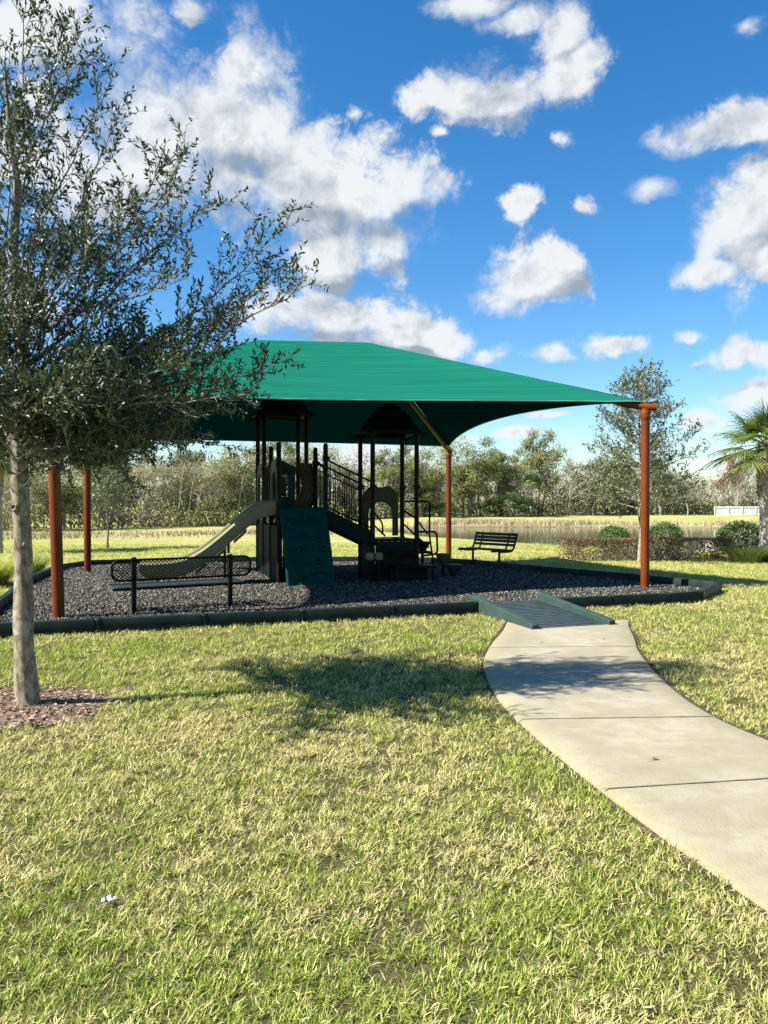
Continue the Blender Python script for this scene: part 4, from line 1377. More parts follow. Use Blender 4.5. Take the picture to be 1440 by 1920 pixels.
LIMBS = [  # start height, tip offset (x, y, z), base radius, bow
    (1.86, (1.10, -.15, 2.02), .020, .06), (1.90, (1.45, .35, 2.10), .022, .10), (1.98, (1.80, -.25, 2.42), .024, .05),
    (2.08, (1.55, .55, 2.55), .022, .05), (2.15, (1.95, .05, 2.72), .026, -.04), (2.25, (2.20, -.10, 3.34), .030, -.10),
    (2.35, (1.95, .35, 3.55), .026, -.10), (2.45, (2.02, .10, 3.82), .022, -.14), (2.55, (1.35, -.35, 3.35), .022, 0),
    (2.70, (1.45, .15, 4.02), .022, -.08), (2.85, (1.28, -.20, 4.25), .020, -.10), (3.0, (1.02, .30, 4.40), .018, -.08),
    (2.3, (1.2, .7, 3.0), .02, 0), (2.6, (.95, -.55, 3.75), .018, 0),
    (3.2, (.75, -.05, 4.62), .016, -.05), (3.4, (.62, .15, 4.95), .015, -.05), (3.6, (.50, -.15, 5.15), .013, -.05), (3.9, (.28, .1, 5.38), .012, 0), (4.0, (.05, -.1, 5.52), .012, 0),
    (2.1, (-.4, -1.5, 2.5), .022, .05), (2.2, (.5, 1.6, 2.6), .024, .05),
    (2.05, (.75, -1.15, 2.35), .02, .08), (1.95, (.6, .95, 2.1), .018, .08), (2.0, (-.5, 1.2, 2.4), .02, .06),
    (2.4, (-1.8, -.3, 3.3), .026, 0), (2.6, (-.9, .9, 3.6), .02, 0), (2.8, (-.9, -.8, 3.9), .02, 0), (3.0, (-1.2, .2, 4.2), .018, 0),
    (2.5, (.35, -1.2, 3.2), .02, 0), (2.9, (.3, .9, 3.9), .018, 0), (3.3, (-.6, -.3, 4.8), .014, 0), (3.6, (-.3, .3, 5.2), .012, 0),
    (1.92, (.9, .15, 2.0), .016, .05), (2.0, (1.15, .3, 2.3), .018, .04), (2.02, (.85, -.4, 2.2), .018, .05), (1.95, (.35, .6, 2.0), .016, .06), (2.1, (-.35, .55, 2.5), .016, .03),
    (2.1, (1.3, -.4, 2.6), .02, 0), (2.2, (1.0, .55, 2.85), .02, 0), (2.3, (1.45, -.1, 3.0), .02, 0), (2.0, (.3, -.8, 2.15), .018, .06),
    (2.35, (-.7, .2, 3.1), .018, 0), (2.0, (-1.25, .75, 2.35), .018, .05), (1.95, (-.95, 1.2, 2.4), .018, .05), (1.92, (-.5, .95, 2.1), .016, .06), (2.1, (-1.6, .85, 2.9), .02, .02),
    (1.95, (.1, 1.7, 2.35), .018, .06), (2.05, (.9, 1.45, 2.6), .018, .04), (1.95, (-.1, .8, 2.25), .015, .05), (2.0, (.45, 1.1, 2.35), .016, .05),
    (2.9, (.15, -.55, 3.45), .014, 0), (3.3, (-.25, -.5, 3.95), .013, 0), (3.7, (.12, -.42, 4.35), .011, 0), (3.1, (.35, -.35, 3.8), .013, 0), (4.1, (-.1, -.35, 4.7), .010, 0), (2.6, (-.25, -.6, 3.1), .014, 0), (2.7, (.3, -.6, 3.2), .014, 0), (2.5, (-.5, -.5, 3.5), .016, 0), (2.7, (1.05, 0, 3.6), .018, -.03),
    (1.9, (.2, -1.3, 2.1), .016, .06), (1.95, (.3, 1.35, 2.3), .018, .05), (2.0, (.9, .95, 2.5), .018, .03), (2.0, (.95, -.9, 2.45), .018, .03), (2.05, (-.3, 1.1, 2.6), .018, .03), (2.3, (-.4, -.9, 2.9), .018, .02),
    (2.15, (.25, 1.0, 2.9), .018, 0), (2.2, (.2, -1.0, 2.9), .018, 0), (1.93, (1.2, .7, 2.15), .017, .05), (1.97, (.7, .5, 2.3), .016, .04), (2.0, (.5, -.2, 2.2), .015, .04), (2.15, (1.5, .25, 2.75), .018, -.02),
    (2.1, (.8, .15, 2.75), .016, 0), (2.05, (.1, .45, 2.5), .014, 0), (1.9, (.6, -.6, 1.95), .015, .07),
    (2.05, (.55, -.45, 2.6), .018, 0), (2.2, (.7, .3, 3.1), .018, 0), (2.5, (.45, -.2, 3.5), .016, 0), (2.9, (.4, .25, 4.1), .015, 0),
]
for z, tip, r0, bow in LIMBS:
    st_ = z_at(z); L = np.linalg.norm(np.array(tip) - st_)
    sprigs(wood, LV, to_target(st_, tip, 12, bow, .06), r0 * .66, .095, .40, .058, .17, (.0092 if tip[2] < 3.1 else .0155), .16 if L > 1 else .3)
# a few bare shoots
for tip in ((1.55, .1, 3.9), (2.05, .0, 3.6)):
    q = np.array(tip); wood.tube(path3(q - np.array((.35, 0, .12)), (1, 0, .75), .42, 5, 0, .06), (.004, .0035, .003, .0025, .002, .0015), 4, cap=False)
wood.build('branches', M_twig, ft, 60)
fl, nl = leaf_build(LV, ft, (.036, .066), (.013, .021), [(.038, .058, .020), (.050, .074, .026), (.070, .095, .036), (.028, .046, .017), (.09, .112, .048)])
print('foreground leaves', nl)


# ---- younger oaks further off share the same habit
def young_oak(name, label, loc, h, w, base, seed, keep, pal, leaf=(.055, .10), n_l=34, conic=1.0):
    global rng
    sv = rng; rng = np.random.default_rng(seed)
    t = thing(name, label, 'tree', loc)
    tp = np.array([(0, 0, -.05), (0, 0, .3), (.03, 0, base * .6), (-.02, .02, base), (.02, 0, h * .45), (-.03, 0, h * .7), (0, 0, h * .97)])
    r = np.array([.085, .058, .05, .045, .03, .017, .005]) * h / 5
    k = np.linspace(0, 6, 30); P_ = np.stack([np.interp(k, np.arange(7), tp[:, i]) for i in range(3)], 1)
    Acc().tube(P_, np.interp(k, np.arange(7), r), 12).build('trunk', M_bark, t, 60)
    wd = Acc(); lv = []
    for i in range(n_l):
        f = i / n_l
        z = base + (h * .92 - base) * f ** 1.1
        s = np.array([np.interp(z, tp[:, 2], tp[:, j]) for j in range(3)])
        az = i * 2.4 + rng.uniform(-.3, .3)
        reach = w / 2 * (1.05 - f ** 1.0 * conic * .93) * rng.uniform(.75, 1.12) * min(1, .72 + f * 2)
        tip = s + np.array((cos(az) * reach, sin(az) * reach, reach * (.12 + .9 * f) * rng.uniform(.6, 1.3)))
        sprigs(wd, lv, to_target(s, tip, 8, .03, .05), .012 * h / 5, .13, .42 * w / 3.4, .085, .20, .024, .25)
    tpz = np.array((0, 0, h * .9)); sprigs(wd, lv, to_target(tpz, (0, 0, h * 1.04), 6, 0, .02), .006, .1, .18, .08, .12, .03, .1)
    wd.build('branches', M_twig, t, 60)
    o, n = leaf_build(lv, t, leaf, (leaf[0] * .36, leaf[1] * .36), pal, keep=keep)
    print(name, n)
    rng = sv
    return t


young_oak('oak_tree', 'slender open-crowned young oak right behind the front right rust post', (7.06, 21.3, 0), 5.35, 3.9, 1.45, 5, 1.0,
          [(.085, .11, .035), (.11, .135, .045), (.065, .085, .03), (.14, .15, .06)], leaf=(.06, .115), n_l=66, conic=.92)
young_oak('oak_tree', 'small round-headed green tree on the lawn behind the left posts', (-9.55, 26.7, 0), 3.35, 2.1, 1.35, 8, 1.0,
          [(.06, .095, .03), (.085, .12, .035), (.045, .07, .022)], leaf=(.06, .11), n_l=60, conic=.5)


# ---- fan palm
def fan_palm():
    t = thing('palm_tree', 'fan palm with pale rough trunk at the right edge beside the hedge', 'palm tree', (10.62, 21.5, 0))
    k = np.linspace(0, 1, 40)
    P_ = np.stack([.03 * np.sin(k * 4), k * 0, -.05 + k * 3.25], 1)
    rr = np.interp(k, [0, .05, .3, .62, .7, .92, 1], [.26, .215, .19, .20, .21, .24, .17])
    Acc().tube(P_, rr * (1 + .03 * np.sin(k * 90)), 20).build('trunk', M_palmbark, t, 60)
    # split leaf bases (boots) criss-crossing the upper trunk
    bt_ = Acc()
    for i in range(64):
        z = 1.75 + 1.45 * i / 64; az = i * 2.4; r = np.interp(z / 3.2, k, rr)
        o_ = np.array((cos(az), sin(az), 0)); s_ = np.array((-sin(az), cos(az), 0))
        for sg in (-1, 1):
            bt_.bar(o_ * (r - .02) + s_ * sg * .075 + UP * (z - .02), o_ * (r + .055) + s_ * sg * .015 + UP * (z + .20), .045, .018, o_)
    bt_.build('leaf_bases', M_palmbark, t, 30)
    hub = np.array((0, 0, 3.22))
    F_ = []
    for i in range(40):
        az = i * 2.39996; f = i / 40
        el = radians(88 - 128 * f ** .85) + rng.uniform(-.12, .12)
        F_.append((az, el, f))
    for az, el, f in F_:
        o_ = np.array((cos(az), sin(az), 0)); d = o_ * cos(el) + UP * sin(el)
        pl_ = rng.uniform(.60, .95)
        q = np.linspace(0, 1, 6)[:, None]
        pet = hub + d * pl_ * q - UP * (q ** 2) * .10 * (cos(el))
        a = Acc(); g0 = np.array((.13, .17, .045)) * rng.uniform(.85, 1.15)
        a.tube(pet, (.022, .018, .015, .013, .012, .012), 5, cap=False, col=g0 * 1.1)
        tip = pet[-1]; dd = unit(pet[-1] - pet[-2]); side = unit(np.cross(dd, UP) + 1e-6); nn = np.cross(side, dd)
        m = 26; L0 = rng.uniform(.72, .92)
        old = f > .86
        for j in range(m):
            an = radians(-118 + 236 * j / (m - 1))
            e_ = unit(dd * cos(an) + side * sin(an) + nn * (.10 - .22 * abs(sin(an))))
            Ll = L0 * (1 - .28 * abs(an) / 2.06) * rng.uniform(.92, 1.06)
            w = .019
            rows = []
            for u_ in (0, .35, .65, .85, 1):
                c = tip + e_ * Ll * u_ - UP * Ll * (.24 * u_ ** 2.6) * (1 + rng.uniform(-.1, .25))
                wv_ = unit(np.cross(e_, nn)) * w * (.35, 1, .9, .55, .05)[int(round(u_ * 4.2)) if u_ < 1 else 4]
                rows.append((c - wv_, c + UP * .006 + nn * .006, c + wv_))
            cc = (np.array((.30, .24, .11)) if old else np.array((.085, .125, .032)) + np.array((.07, .07, .015)) * rng.random()) * rng.uniform(.85, 1.2)
            a.grid(np.array(rows), cc)
        a.build('frond', M_palm, t)
    return t


palm = fan_palm()
dup(palm, (-12.35, 24.6, 0), 1.7, (.95, .95, 1.02), 'grey palm trunk at the far left edge, its crown lost behind the oak leaves')


# ---- clipped shrubs, hedge, ornamental grass
def shrub(name, label, cat, loc, rx, ry, h, n, pal, leaf, group, m, flat=.0, rz=0, twigs=0):
    t = thing(name, label, cat, loc, rz, group)
    u = rng.normal(0, 1, (n, 3)); u = unit(u)
    if flat:   # boxy hedge form
        u = rng.uniform(-1, 1, (n, 3)); f_ = rng.choice(3, n, p=[.1, .55, .35]); q_ = np.arange(n)
        u[q_, f_] = np.where(f_ == 2, 1, np.sign(u[q_, f_])) * rng.uniform(.8, 1, n)
    rad = rng.uniform(.70 if not flat else .9, 1.03, n)[:, None] * (1 + .09 * (vnoise(u * 3 + 9, 1.3, 5)[:, None] - .5))
    P = u * rad * (rx, ry, h / 2) + (0, 0, h / 2 + .03)
    ok = P[:, 2] > .03; P = P[ok]; u = u[ok]; n = len(P)
    D = u + rng.normal(0, .75, (n, 3)) + UP * .2
    pal = np.asarray(pal); col = pal[rng.integers(0, len(pal), n)] * rng.uniform(.7, 1.3, (n, 1))
    Acc().leaves(P, D, u + rng.normal(0, .5, (n, 3)), rng.uniform(*leaf, n), rng.uniform(leaf[0] * .5, leaf[1] * .5, n), col, .15).build('foliage', m, t)
    w = Acc()
    for i in range(twigs or 14):
        an = rng.random() * 6.28
        q = np.array((cos(an) * rx * rng.uniform(.1, .85), sin(an) * ry * rng.uniform(.1, .85), 0))
        w.tube(path3(q * .6, (q[0] * .5, q[1] * .5, h * .8), h * .9, 4, .05, .12), np.linspace(.014, .004, 5), 4, cap=False)
    w.build('stems', M_twig, t, 60)
    return t


SG = 'clipped round green shrubs'
pg = [(.034, .10, .022), (.05, .125, .028), (.022, .065, .016), (.075, .155, .04)]
shrub('round_shrub', 'smallest round dark green shrub, leftmost behind the brown hedge', 'shrub', (7.28, 24.5, 0), .50, .5, .86, 2600, pg, (.05, .085), SG, M_glossleaf)
shrub('round_shrub', 'round dark green shrub just right of the front right rust post', 'shrub', (8.80, 24.2, 0), .52, .5, .98, 3000, pg, (.05, .085), SG, M_glossleaf)
shrub('round_shrub', 'widest round dark green shrub, beside the palm trunk', 'shrub', (10.75, 23.3, 0), .68, .6, 1.05, 4200, pg, (.05, .085), SG, M_glossleaf)
shrub('hedge', 'low clipped reddish brown hedge on the lawn behind the right post', 'hedge', (7.5, 22.1, 0), 2.42, .5, .58, 15000,
      [(.15, .085, .05), (.19, .12, .07), (.11, .065, .04), (.15, .12, .055), (.25, .19, .13)], (.035, .07), None, M_far, .35, radians(2), 260)


def tuft(label, loc, h, r, n, pal, group=None):
    t = thing('ornamental_grass', label, 'grass clump', loc, 0, group)
    a = Acc(); pal = np.asarray(pal)
    for i in range(n):
        an = rng.random() * 6.28; q = sqrt(rng.random()) * r * .5
        b0_ = np.array((cos(an) * q, sin(an) * q, 0)); d = unit(np.array((cos(an), sin(an), 0)) * rng.uniform(.1, .7) + UP)
        L = h * rng.uniform(.7, 1.25); s_ = np.array((-sin(an), cos(an), 0)) * rng.uniform(.006, .011)
        rows = []
        for u_ in np.linspace(0, 1, 5):
            c = b0_ + d * L * u_ + (np.array((cos(an), sin(an), 0)) * .35 - UP * .28) * L * u_ ** 2.3
            rows.append((c - s_ * (1 - u_ * .9), c + s_ * (1 - u_ * .9)))
        a.grid(np.array(rows), pal[rng.integers(0, len(pal))] * rng.uniform(.8, 1.2))
    a.build('blades', M_blade, t)
    return t


gp = [(.14, .20, .05), (.20, .26, .07), (.10, .15, .04), (.28, .28, .10)]
tuft('green grass clump at the right end of the brown hedge', (9.95, 21.15, 0), .62, .8, 900, gp)
tuft('green grass clump at the foot of the palm, cut by the right picture edge', (10.75, 20.9, 0), .58, .8, 900, gp)
yp = [(.30, .34, .06), (.38, .40, .09), (.22, .28, .05), (.45, .42, .16)]
tuft('tall yellow green grass clump at the left edge beside the play area', (-7.75, 15.1, 0), .85, .7, 1000, yp)
tuft('small green grass clump between the oak trunk and the left posts', (-8.05, 17.7, 0), .65, .4, 500, gp)

# ------------------------------------------------------------------ far side: fence, outfall
fn = thing('vinyl_fence', 'long white vinyl fence on the far bank at the right', 'fence', (35.2, 79.3, float(ground_z([(35.2, 79.3)])[0]))) ; fn.scale = (.62, .62, .62)
a = Acc()
for i in range(90):
    a.box((-2.0 + i * .2, 0, .72), (.19, .03, 1.30))
a.build('panel', M_fence, fn)
a = Acc(); a.box((7, -.04, 1.40), (18.2, .10, .10)); a.box((7, -.04, .13), (18.2, .08, .10)); a.build('rail', M_fence, fn)
for i in range(9):
    pp = Acc(); pp.box((-2.1 + i * 2.27, -.03, .76), (.14, .14, 1.5)); pp.box((-2.1 + i * 2.27, -.03, 1.53), (.18, .18, .05)); pp.build('fence_post', M_fence, fn)
oc = thing('concrete_outfall', 'small pale concrete drain box at the pond edge behind the hedge', 'drain', (12.6, 29.2, -.9))
Acc().box((0, 0, .62), (.62, .7, .9)).build('box', M_conc, oc, 30, .015); Acc().box((0, 0, 1.11), (.72, .8, .08)).build('lid', M_conc, oc, 30, .01)

# dry reeds along the far shore and the low swale
def reeds():
    a = Acc(); n = 26000
    X = rng.uniform(-30, 34, n); base = np.interp(X, [-30, -14, -8, -3, 1.5, 4, 12, 22, 34], [34, 38, 40, 44, 52, 58.5, 60, 59, 56])
    Y = base + rng.normal(0, 1.3, n) + (vnoise(np.stack([X, X * 0], 1), .3, 4) - .5) * 3
    P = np.stack([X, Y], 1)
    keep = rng.random(n) < np.clip(vnoise(P, .5, 13) * 1.6 - .1, .15, 1) * np.where(X > 16, .45, 1)
    P = P[keep]; n = len(P)
    h = rng.uniform(.15, .5, n) * np.where(P[:, 0] < 0, .55, 1)
    az = rng.random(n) * 6.28; ln = rng.normal(0, .35, n)
    B = np.concatenate([P, ground_z(P)[:, None]], 1)
    s_ = np.stack([np.cos(az), np.sin(az), 0 * az], 1) * .03
    tip = B + np.stack([np.cos(az) * ln * h, np.sin(az) * ln * h, h], 1)
    V = np.stack([B - s_, B + s_, tip], 1)
    pal = np.array([(.42, .35, .25), (.34, .28, .19), (.48, .42, .32), (.30, .20, .14), (.30, .30, .13)])
    a.add(V.reshape(-1, 3), [np.arange(n * 3).reshape(-1, 3)], np.repeat(pal[rng.integers(0, 5, n)] * rng.uniform(.8, 1.2, (n, 1)), 3, axis=0))
    o = a.build('reeds', M_far); o['kind'] = 'stuff'


reeds()

# ------------------------------------------------------------------ trees of the far wood
def clump_tree(name, h, w, base, n, leaf, pal, seed, loose=.35, lean=0, clumps=26, trunks=1):
    """broad leafy tree: forked trunk, limbs to many clumps, leaves round each"""
    global rng
    sv = rng; rng = np.random.default_rng(seed)
    t = thing(name, '', 'tree')
    wd = Acc(); Pl = []; Nl = []; Cl = []
    pal = np.asarray(pal)
    for tk in range(trunks):
        ox = (tk - (trunks - 1) / 2) * w * .16
        fork = np.array((ox + lean, rng.normal(0, .2), base * rng.uniform(.9, 1.2)))
        wd.tube(to_target((ox * .5, 0, -.1), fork, 6, 0, .05), np.linspace(.24, .17, 6) * h / 9, 7)
        for c in range(clumps // trunks):
            an = c * 2.4 + tk; f = rng.random() ** .75
            hh = base * .75 + (h - base * .75) * (.06 + .94 * rng.random() ** .85)
            lim = sqrt(max(.05, 1 - ((hh - (base + h) * .5) / (h * .62)) ** 2))
            c_ = np.array((ox + cos(an) * w * .46 * f * lim, sin(an) * w * .40 * f * lim, hh))
            pth = to_target(fork, c_, 7, .1, .10)
            wd.tube(pth, np.linspace(.085, .018, 7) * h / 9, 5, cap=False)
            rc = w * rng.uniform(.10, .19)
            m = int(n / clumps * rng.uniform(.6, 1.4))
            u = unit(rng.normal(0, 1, (m, 3))); rr = rng.uniform(.25, 1.0, (m, 1)) ** .6 * (1 + loose * rng.normal(0, .35, (m, 1)))
            P_ = c_ + u * rr * rc * (1.15, 1.0, .72)
            Pl.append(P_); Nl.append(u + UP * .5)
            tone = pal[rng.integers(0, len(pal))]
            Cl.append(tone * rng.uniform(.75, 1.25, (m, 1)))
            for _ in range(3):
                e = c_ + rng.normal(0, 1, 3) * rc * .9
                wd.tube(to_target(c_, e, 4, 0, .1), (.018, .014, .01, .006), 3, cap=False)
    P = np.concatenate(Pl); N = np.concatenate(Nl); C = np.concatenate(Cl); k = len(P)
    wd.build('trunk', M_barkfar, t, 60)
    Acc().leaves(P, rng.normal(0, 1, (k, 3)), N + rng.normal(0, .6, (k, 3)), rng.uniform(leaf * .6, leaf * 1.3, k), rng.uniform(leaf * .35, leaf * .7, k), C, .1).build('crown', M_far, t)
    rng = sv
    return t


def bare_tree(name, h, seed, pal=None, nbud=0, spread=.55, levels=3):
    global rng
    sv = rng; rng = np.random.default_rng(seed)
    t = thing(name, '', 'tree'); wd = Acc(); tips = []

    def br(p, d, L, r, lev):
        n = 5
        P = path3(p, d, L, n, .06, .11)
        wd.tube(P, np.linspace(r, max(.010, r * .45), n + 1), 6 if lev == 0 else 3, cap=False)
        if lev >= levels:
            tips.append(P[3:]); return
        m = (9, 7, 6, 4)[lev]
        for i in range(m):
            f = rng.uniform(.32 if lev == 0 else .2, 1) * n; k = min(n - 1, int(f)); q = P[k] + (P[k + 1] - P[k]) * (f - k)
            dq = unit(P[k + 1] - P[k]); pr_ = unit(np.cross(dq, rng.normal(0, 1, 3)))
            br(q, dq * (.75 if lev else .6) + pr_ * spread + UP * .22, L * rng.uniform(.38, .62) * (1.15 - .5 * f / n if lev == 0 else 1), max(.011, r * .42), lev + 1)
    br(np.array((0, 0, -.1)), (rng.normal(0, .05), 0, 1), h * .72, .13 * h / 8, 0)
    wd.build('trunk', M_barkfar, t, 60)
    if nbud:
        T = np.concatenate(tips); k = nbud; i = rng.integers(0, len(T), k)
        P = T[i] + rng.normal(0, .12, (k, 3)); pal = np.asarray(pal)
        Acc().leaves(P, rng.normal(0, 1, (k, 3)), rng.normal(0, 1, (k, 3)), rng.uniform(.08, .2, k), rng.uniform(.05, .12, k), pal[rng.integers(0, len(pal), k)] * rng.uniform(.8, 1.2, (k, 1))).build('crown', M_far, t)
    rng = sv
    return t


OLIVE = [(.17, .21, .07), (.24, .25, .095), (.16, .18, .065), (.28, .275, .12), (.21, .205, .10)]
DARK = [(.10, .135, .045), (.13, .165, .06), (.08, .11, .04), (.17, .195, .075)]
PALE = [(.31, .285, .165), (.27, .26, .14), (.34, .305, .195), (.24, .235, .12), (.35, .31, .22)]
GREYG = [(.185, .18, .10), (.21, .195, .125), (.16, .165, .085), (.175, .16, .11)]
H0 = 8.0
PROTO = {
    'olive': (clump_tree('oak_tree', H0, 8.5, 2.2, 14000, .22, OLIVE, 101, .4, 0, 34, 2), 8.5),
    'olive2': (clump_tree('oak_tree', H0, 7.0, 2.6, 12000, .21, OLIVE + [GREYG[0]], 102, .5, .3, 30, 2), 7.0),
    'dark': (clump_tree('leafy_tree', H0, 7.0, 1.4, 12000, .22, DARK, 103, .3, 0, 30, 1), 7.0),
    'pale': (clump_tree('brushy_tree', H0, 9.0, 1.0, 14000, .18, PALE, 104, .7, 0, 40, 3), 9.0),
    'greyg': (clump_tree('thin_tree', H0, 6.5, 1.8, 6500, .18, GREYG, 105, .8, .2, 34, 2), 6.5),
    'bare': (bare_tree('bare_tree', H0, 106), 6),
    'bare2': (bare_tree('bare_tree', H0, 107, GREYG, 900, .62), 6),
    'red': (bare_tree('budding_tree', H0, 108, [(.28, .12, .09), (.34, .17, .13), (.22, .10, .08)], 3200, .6), 6),
}
_first = set()


def far_tree(x, Y, top, kind, wid, label, group=None):
    X = (x - 720) / 1450 * Y
    z0 = float(ground_z([(X, Y)])[0])
    h = EYE + (945 - top) / 1450 * Y - z0
    pr, w0 = PROTO[kind]
    s = h / H0; sx = (wid / 1450 * Y) / w0
    rz = rng.random() * 6.28; sc = (sx, sx, s)
    if kind not in _first:
        _first.add(kind); pr.location = (X, Y, z0); pr.rotation_euler = (0, 0, rz); pr.scale = sc; pr['label'] = label
        if group:
            pr['group'] = group
        return pr
    return dup(pr, (X, Y, z0), rz, sc, label, group)


WG = 'trees of the wood beyond the pond'
FT = [
    (30, 44, 880, 'pale', 150, 'straw coloured brushy tree at the far left behind the yellow grass clump'),
    (110, 47, 868, 'olive', 150, 'olive bushy tree between the two left rust posts'),
    (235, 62, 846, 'olive2', 130, 'olive tree rising over the small round tree on the left lawn'),
    (205, 50, 905, 'greyg', 110, 'grey green thicket tree directly behind the small lawn tree'),
    (300, 57, 866, 'pale', 120, 'pale straw brushy tree above the top end of the mesh bench, left of the slide'),
    (352, 61, 852, 'dark', 100, 'darker green tree standing behind the pale brush left of the slide'),
    (395, 58, 868, 'pale', 130, 'pale brushy tree directly above the middle of the tan slide'),
    (445, 59, 846, 'olive', 120, 'olive tree with dark stem just left of the play tower'),
    (515, 64, 830, 'olive2', 120, 'yellowish olive tree seen between the tower posts'),
    (585, 67, 838, 'olive', 120, 'olive tree seen behind the right tower posts'),
    (650, 69, 872, 'greyg', 110, 'low grey green tree seen through the sloped bridge railing'),
    (735, 72, 848, 'olive2', 110, 'olive tree seen between the posts of the right roofed deck'),
    (800, 72, 838, 'olive', 120, 'olive oak seen between the right roofed deck and the back right rust post'),
    (875, 76, 828, 'olive', 130, 'broad olive oak just right of the back right rust post'),
    (940, 78, 846, 'olive2', 110, 'olive tree right above the slatted bench'),
    (1012, 82, 816, 'olive2', 95, 'tallest olive crown of the wood, right of the slatted bench'),
    (985, 78, 880, 'red', 60, 'reddish thin tree right of the palmetto clump'),
    (1065, 80, 850, 'bare2', 110, 'grey twiggy tree left of the slender young oak'),
    (1110, 81, 862, 'greyg', 110, 'grey green tree behind the left half of the slender young oak'),
    (1165, 83, 868, 'dark', 90, 'dark green tree hidden behind the slender young oak'),
    (1240, 82, 862, 'greyg', 110, 'grey green tree right of the front right rust post'),
    (1290, 80, 880, 'bare', 90, 'leafless grey tree with a white stem left of the red budding tree'),
    (1335, 86, 846, 'red', 95, 'red budding tree above the left end of the white fence'),
    (1385, 84, 843, 'bare', 110, 'tall leafless grey tree above the white fence'),
    (1432, 84, 872, 'bare2', 110, 'brownish twiggy tree behind the palm trunk'),
    (1475, 84, 860, 'greyg', 110, 'grey green tree past the palm at the right picture edge'),
]
for f in FT:
    far_tree(*f, group=WG)

# cabbage palms / palmettos at the foot of the wood
def palmetto():
    t = thing('palmetto', 'dark green palmetto clump at the foot of the wood right of the back right post', 'palm shrub')
    for (cx_, cy_, hz) in ((0, 0, 1.2), (1.6, .4, .8), (-1.5, .3, .7), (2.2, .8, 3.1)):
        if hz > 1.0:
            Acc().tube([(cx_, cy_, 0), (cx_, cy_, hz)], .14, 7).build('trunk', M_barkfar, t, 60)
        a = Acc()
        for i in range(22):
            az = i * 2.4; el = radians(75 - 95 * i / 22)
            d = np.array((cos(az) * cos(el), sin(az) * cos(el), sin(el))); tip = np.array((cx_, cy_, hz)) + d * .7
            sd_ = unit(np.cross(d, UP)); m = 12
            an = np.radians(np.linspace(-95, 95, m))
            E_ = unit(d[None] * np.cos(an)[:, None] + sd_[None] * np.sin(an)[:, None] - UP * .25)
            a.leaves(np.tile(tip, (m, 1)), E_, np.tile(np.cross(sd_, d), (m, 1)), .85, .09, np.tile(np.array((.05, .085, .03)) * rng.uniform(.7, 1.5), (m, 1)))
        a.build('fronds', M_far, t)
    return t


pm = palmetto(); X_ = (955 - 720) / 1450 * 73; pm.location = (X_, 73, float(ground_z([(X_, 73)])[0]))
X_ = (835 - 720) / 1450 * 70
dup(pm, (X_, 70.5, float(ground_z([(X_, 70.5)])[0])), 2.2, (.8, .8, .6), 'low palmetto clump at the foot of the wood behind the back right post')

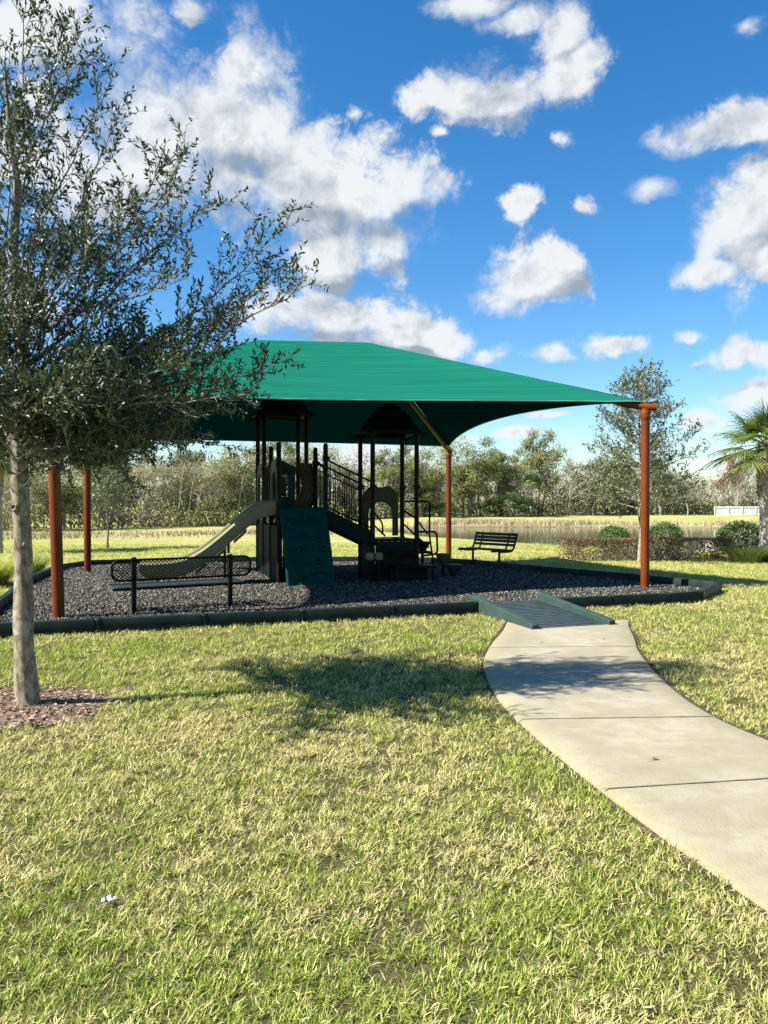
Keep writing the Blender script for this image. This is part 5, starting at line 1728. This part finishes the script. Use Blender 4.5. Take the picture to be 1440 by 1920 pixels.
# brush and thin stems filling the foot and depth of the wood: one mass
def brush():
    a = Acc(); n = 130000
    X = rng.uniform(-46, 62, n); dep = rng.random(n) ** 1.3 * 16 + .5
    Y = np.interp(X, [q[0] for q in WOOD], [q[1] for q in WOOD]) + dep - 1.0
    P = np.stack([X, Y], 1)
    hmax = 1.1 + 4.6 * sstep(dep, 0, 9) * (.5 + vnoise(P, .22, 31) * .75)
    hmax *= np.where(X > 24, .85, 1)
    Z = ground_z(P) + hmax * rng.random(n) ** .9
    sp_ = vnoise(P, .16, 33); sp2 = vnoise(P, .5, 34)
    right = sstep(X, 8, 24)
    pals = [np.array(OLIVE) * .9, np.array(PALE) * .82, np.array(GREYG), np.array(DARK) * .85]
    idx = np.where(rng.random(n) < right * .75, 2, np.where(sp_ + (rng.random(n) - .5) * .3 < .38, 3, np.where(sp_ < .60, 0, 1)))
    idx = np.where((dep < 3) & (sp2 < .28), 3, idx)
    col = np.empty((n, 3))
    for k, pl_ in enumerate(pals):
        q = idx == k; col[q] = pl_[rng.integers(0, len(pl_), q.sum())]
    col *= rng.uniform(.68, .98, (n, 1))
    Ls = rng.uniform(.12, .28, n)
    a.leaves(np.stack([X, Y, Z], 1), rng.normal(0, 1, (n, 3)) + UP * .3, rng.normal(0, 1, (n, 3)) + (-.5, -.3, .6), Ls, Ls * .5, col)
    for i in range(900):
        x = rng.uniform(-40, 60); y = np.interp(x, [q[0] for q in WOOD], [q[1] for q in WOOD]) + rng.random() * 11
        z = float(ground_z([(x, y)])[0]); h = rng.uniform(2, 6.0)
        cw = np.array((.36, .34, .30)) * rng.uniform(.55, 1.25)
        pth = path3((x, y, z - .1), (rng.normal(0, .14), rng.normal(0, .14), 1), h, 5, .03, .07)
        a.tube(pth, np.linspace(rng.uniform(.03, .075), .012, 6), 4, cap=False, col=cw)
        for _ in range(4):
            k = rng.integers(2, 6)
            a.tube(path3(pth[k], (rng.normal(0, 1), rng.normal(0, 1), .9), h * .28, 3, .05, .15), (.018, .014, .01, .007), 3, cap=False, col=cw)
    o = a.build('wood_brush', M_far); o['kind'] = 'stuff'


brush()

# ------------------------------------------------------------------ small things
# a crumpled ball of paper: a faceted, folded little sheet
k = 9
u_, v_ = np.meshgrid(np.linspace(-1, 1, k), np.linspace(-1, 1, k), indexing='ij')
pz = .5 + .35 * np.sin(u_ * 5 + v_ * 2.2) + .3 * np.cos(v_ * 6 - u_ * 3) + rng.normal(0, .12, (k, k))
G = np.stack([u_ * .024 + rng.normal(0, .003, (k, k)), v_ * .017 + rng.normal(0, .003, (k, k)), pz * .011], -1)
a = Acc().grid(G)
a.grid(G + np.array((.0015, .001, -.0025)), flip=True)
pp_ = a.build('paper_scrap', M_paper)
pp_.location = (-1.09, 3.05, .032)
tag(pp_, 'crumpled white scrap of paper lying in the foreground grass', 'litter')
M_dry = mat('dry_leaf', (.12, .075, .035), .8)
for (x, y, s_, lab) in ((2.55, 8.95, .035, 'brown fallen leaf near the top right of the path, below the ramp'), (1.78, 8.72, .04, 'brown fallen leaf on the path near its left edge, below the ramp'), (1.66, 4.72, .045, 'single brown fallen leaf between the two path joints')):
    a = Acc().leaves(np.array([(-s_ / 2, 0, .0)]), np.array([(1.0, .4, .08)]), np.array([(0, .2, 1.0)]), s_ * 1.2, s_ * .6, np.array([(.1, .06, .03)]), .25)
    a.leaves(np.array([(-s_ / 2, 0, .002)]), np.array([(-.3, -.3, .02)]), np.array([(0, 0, 1.0)]), .02, .004, np.array([(.1, .06, .03)]))
    o = a.build('fallen_leaf', M_dry); o.location = (x, y, .036); tag(o, lab, 'leaf')
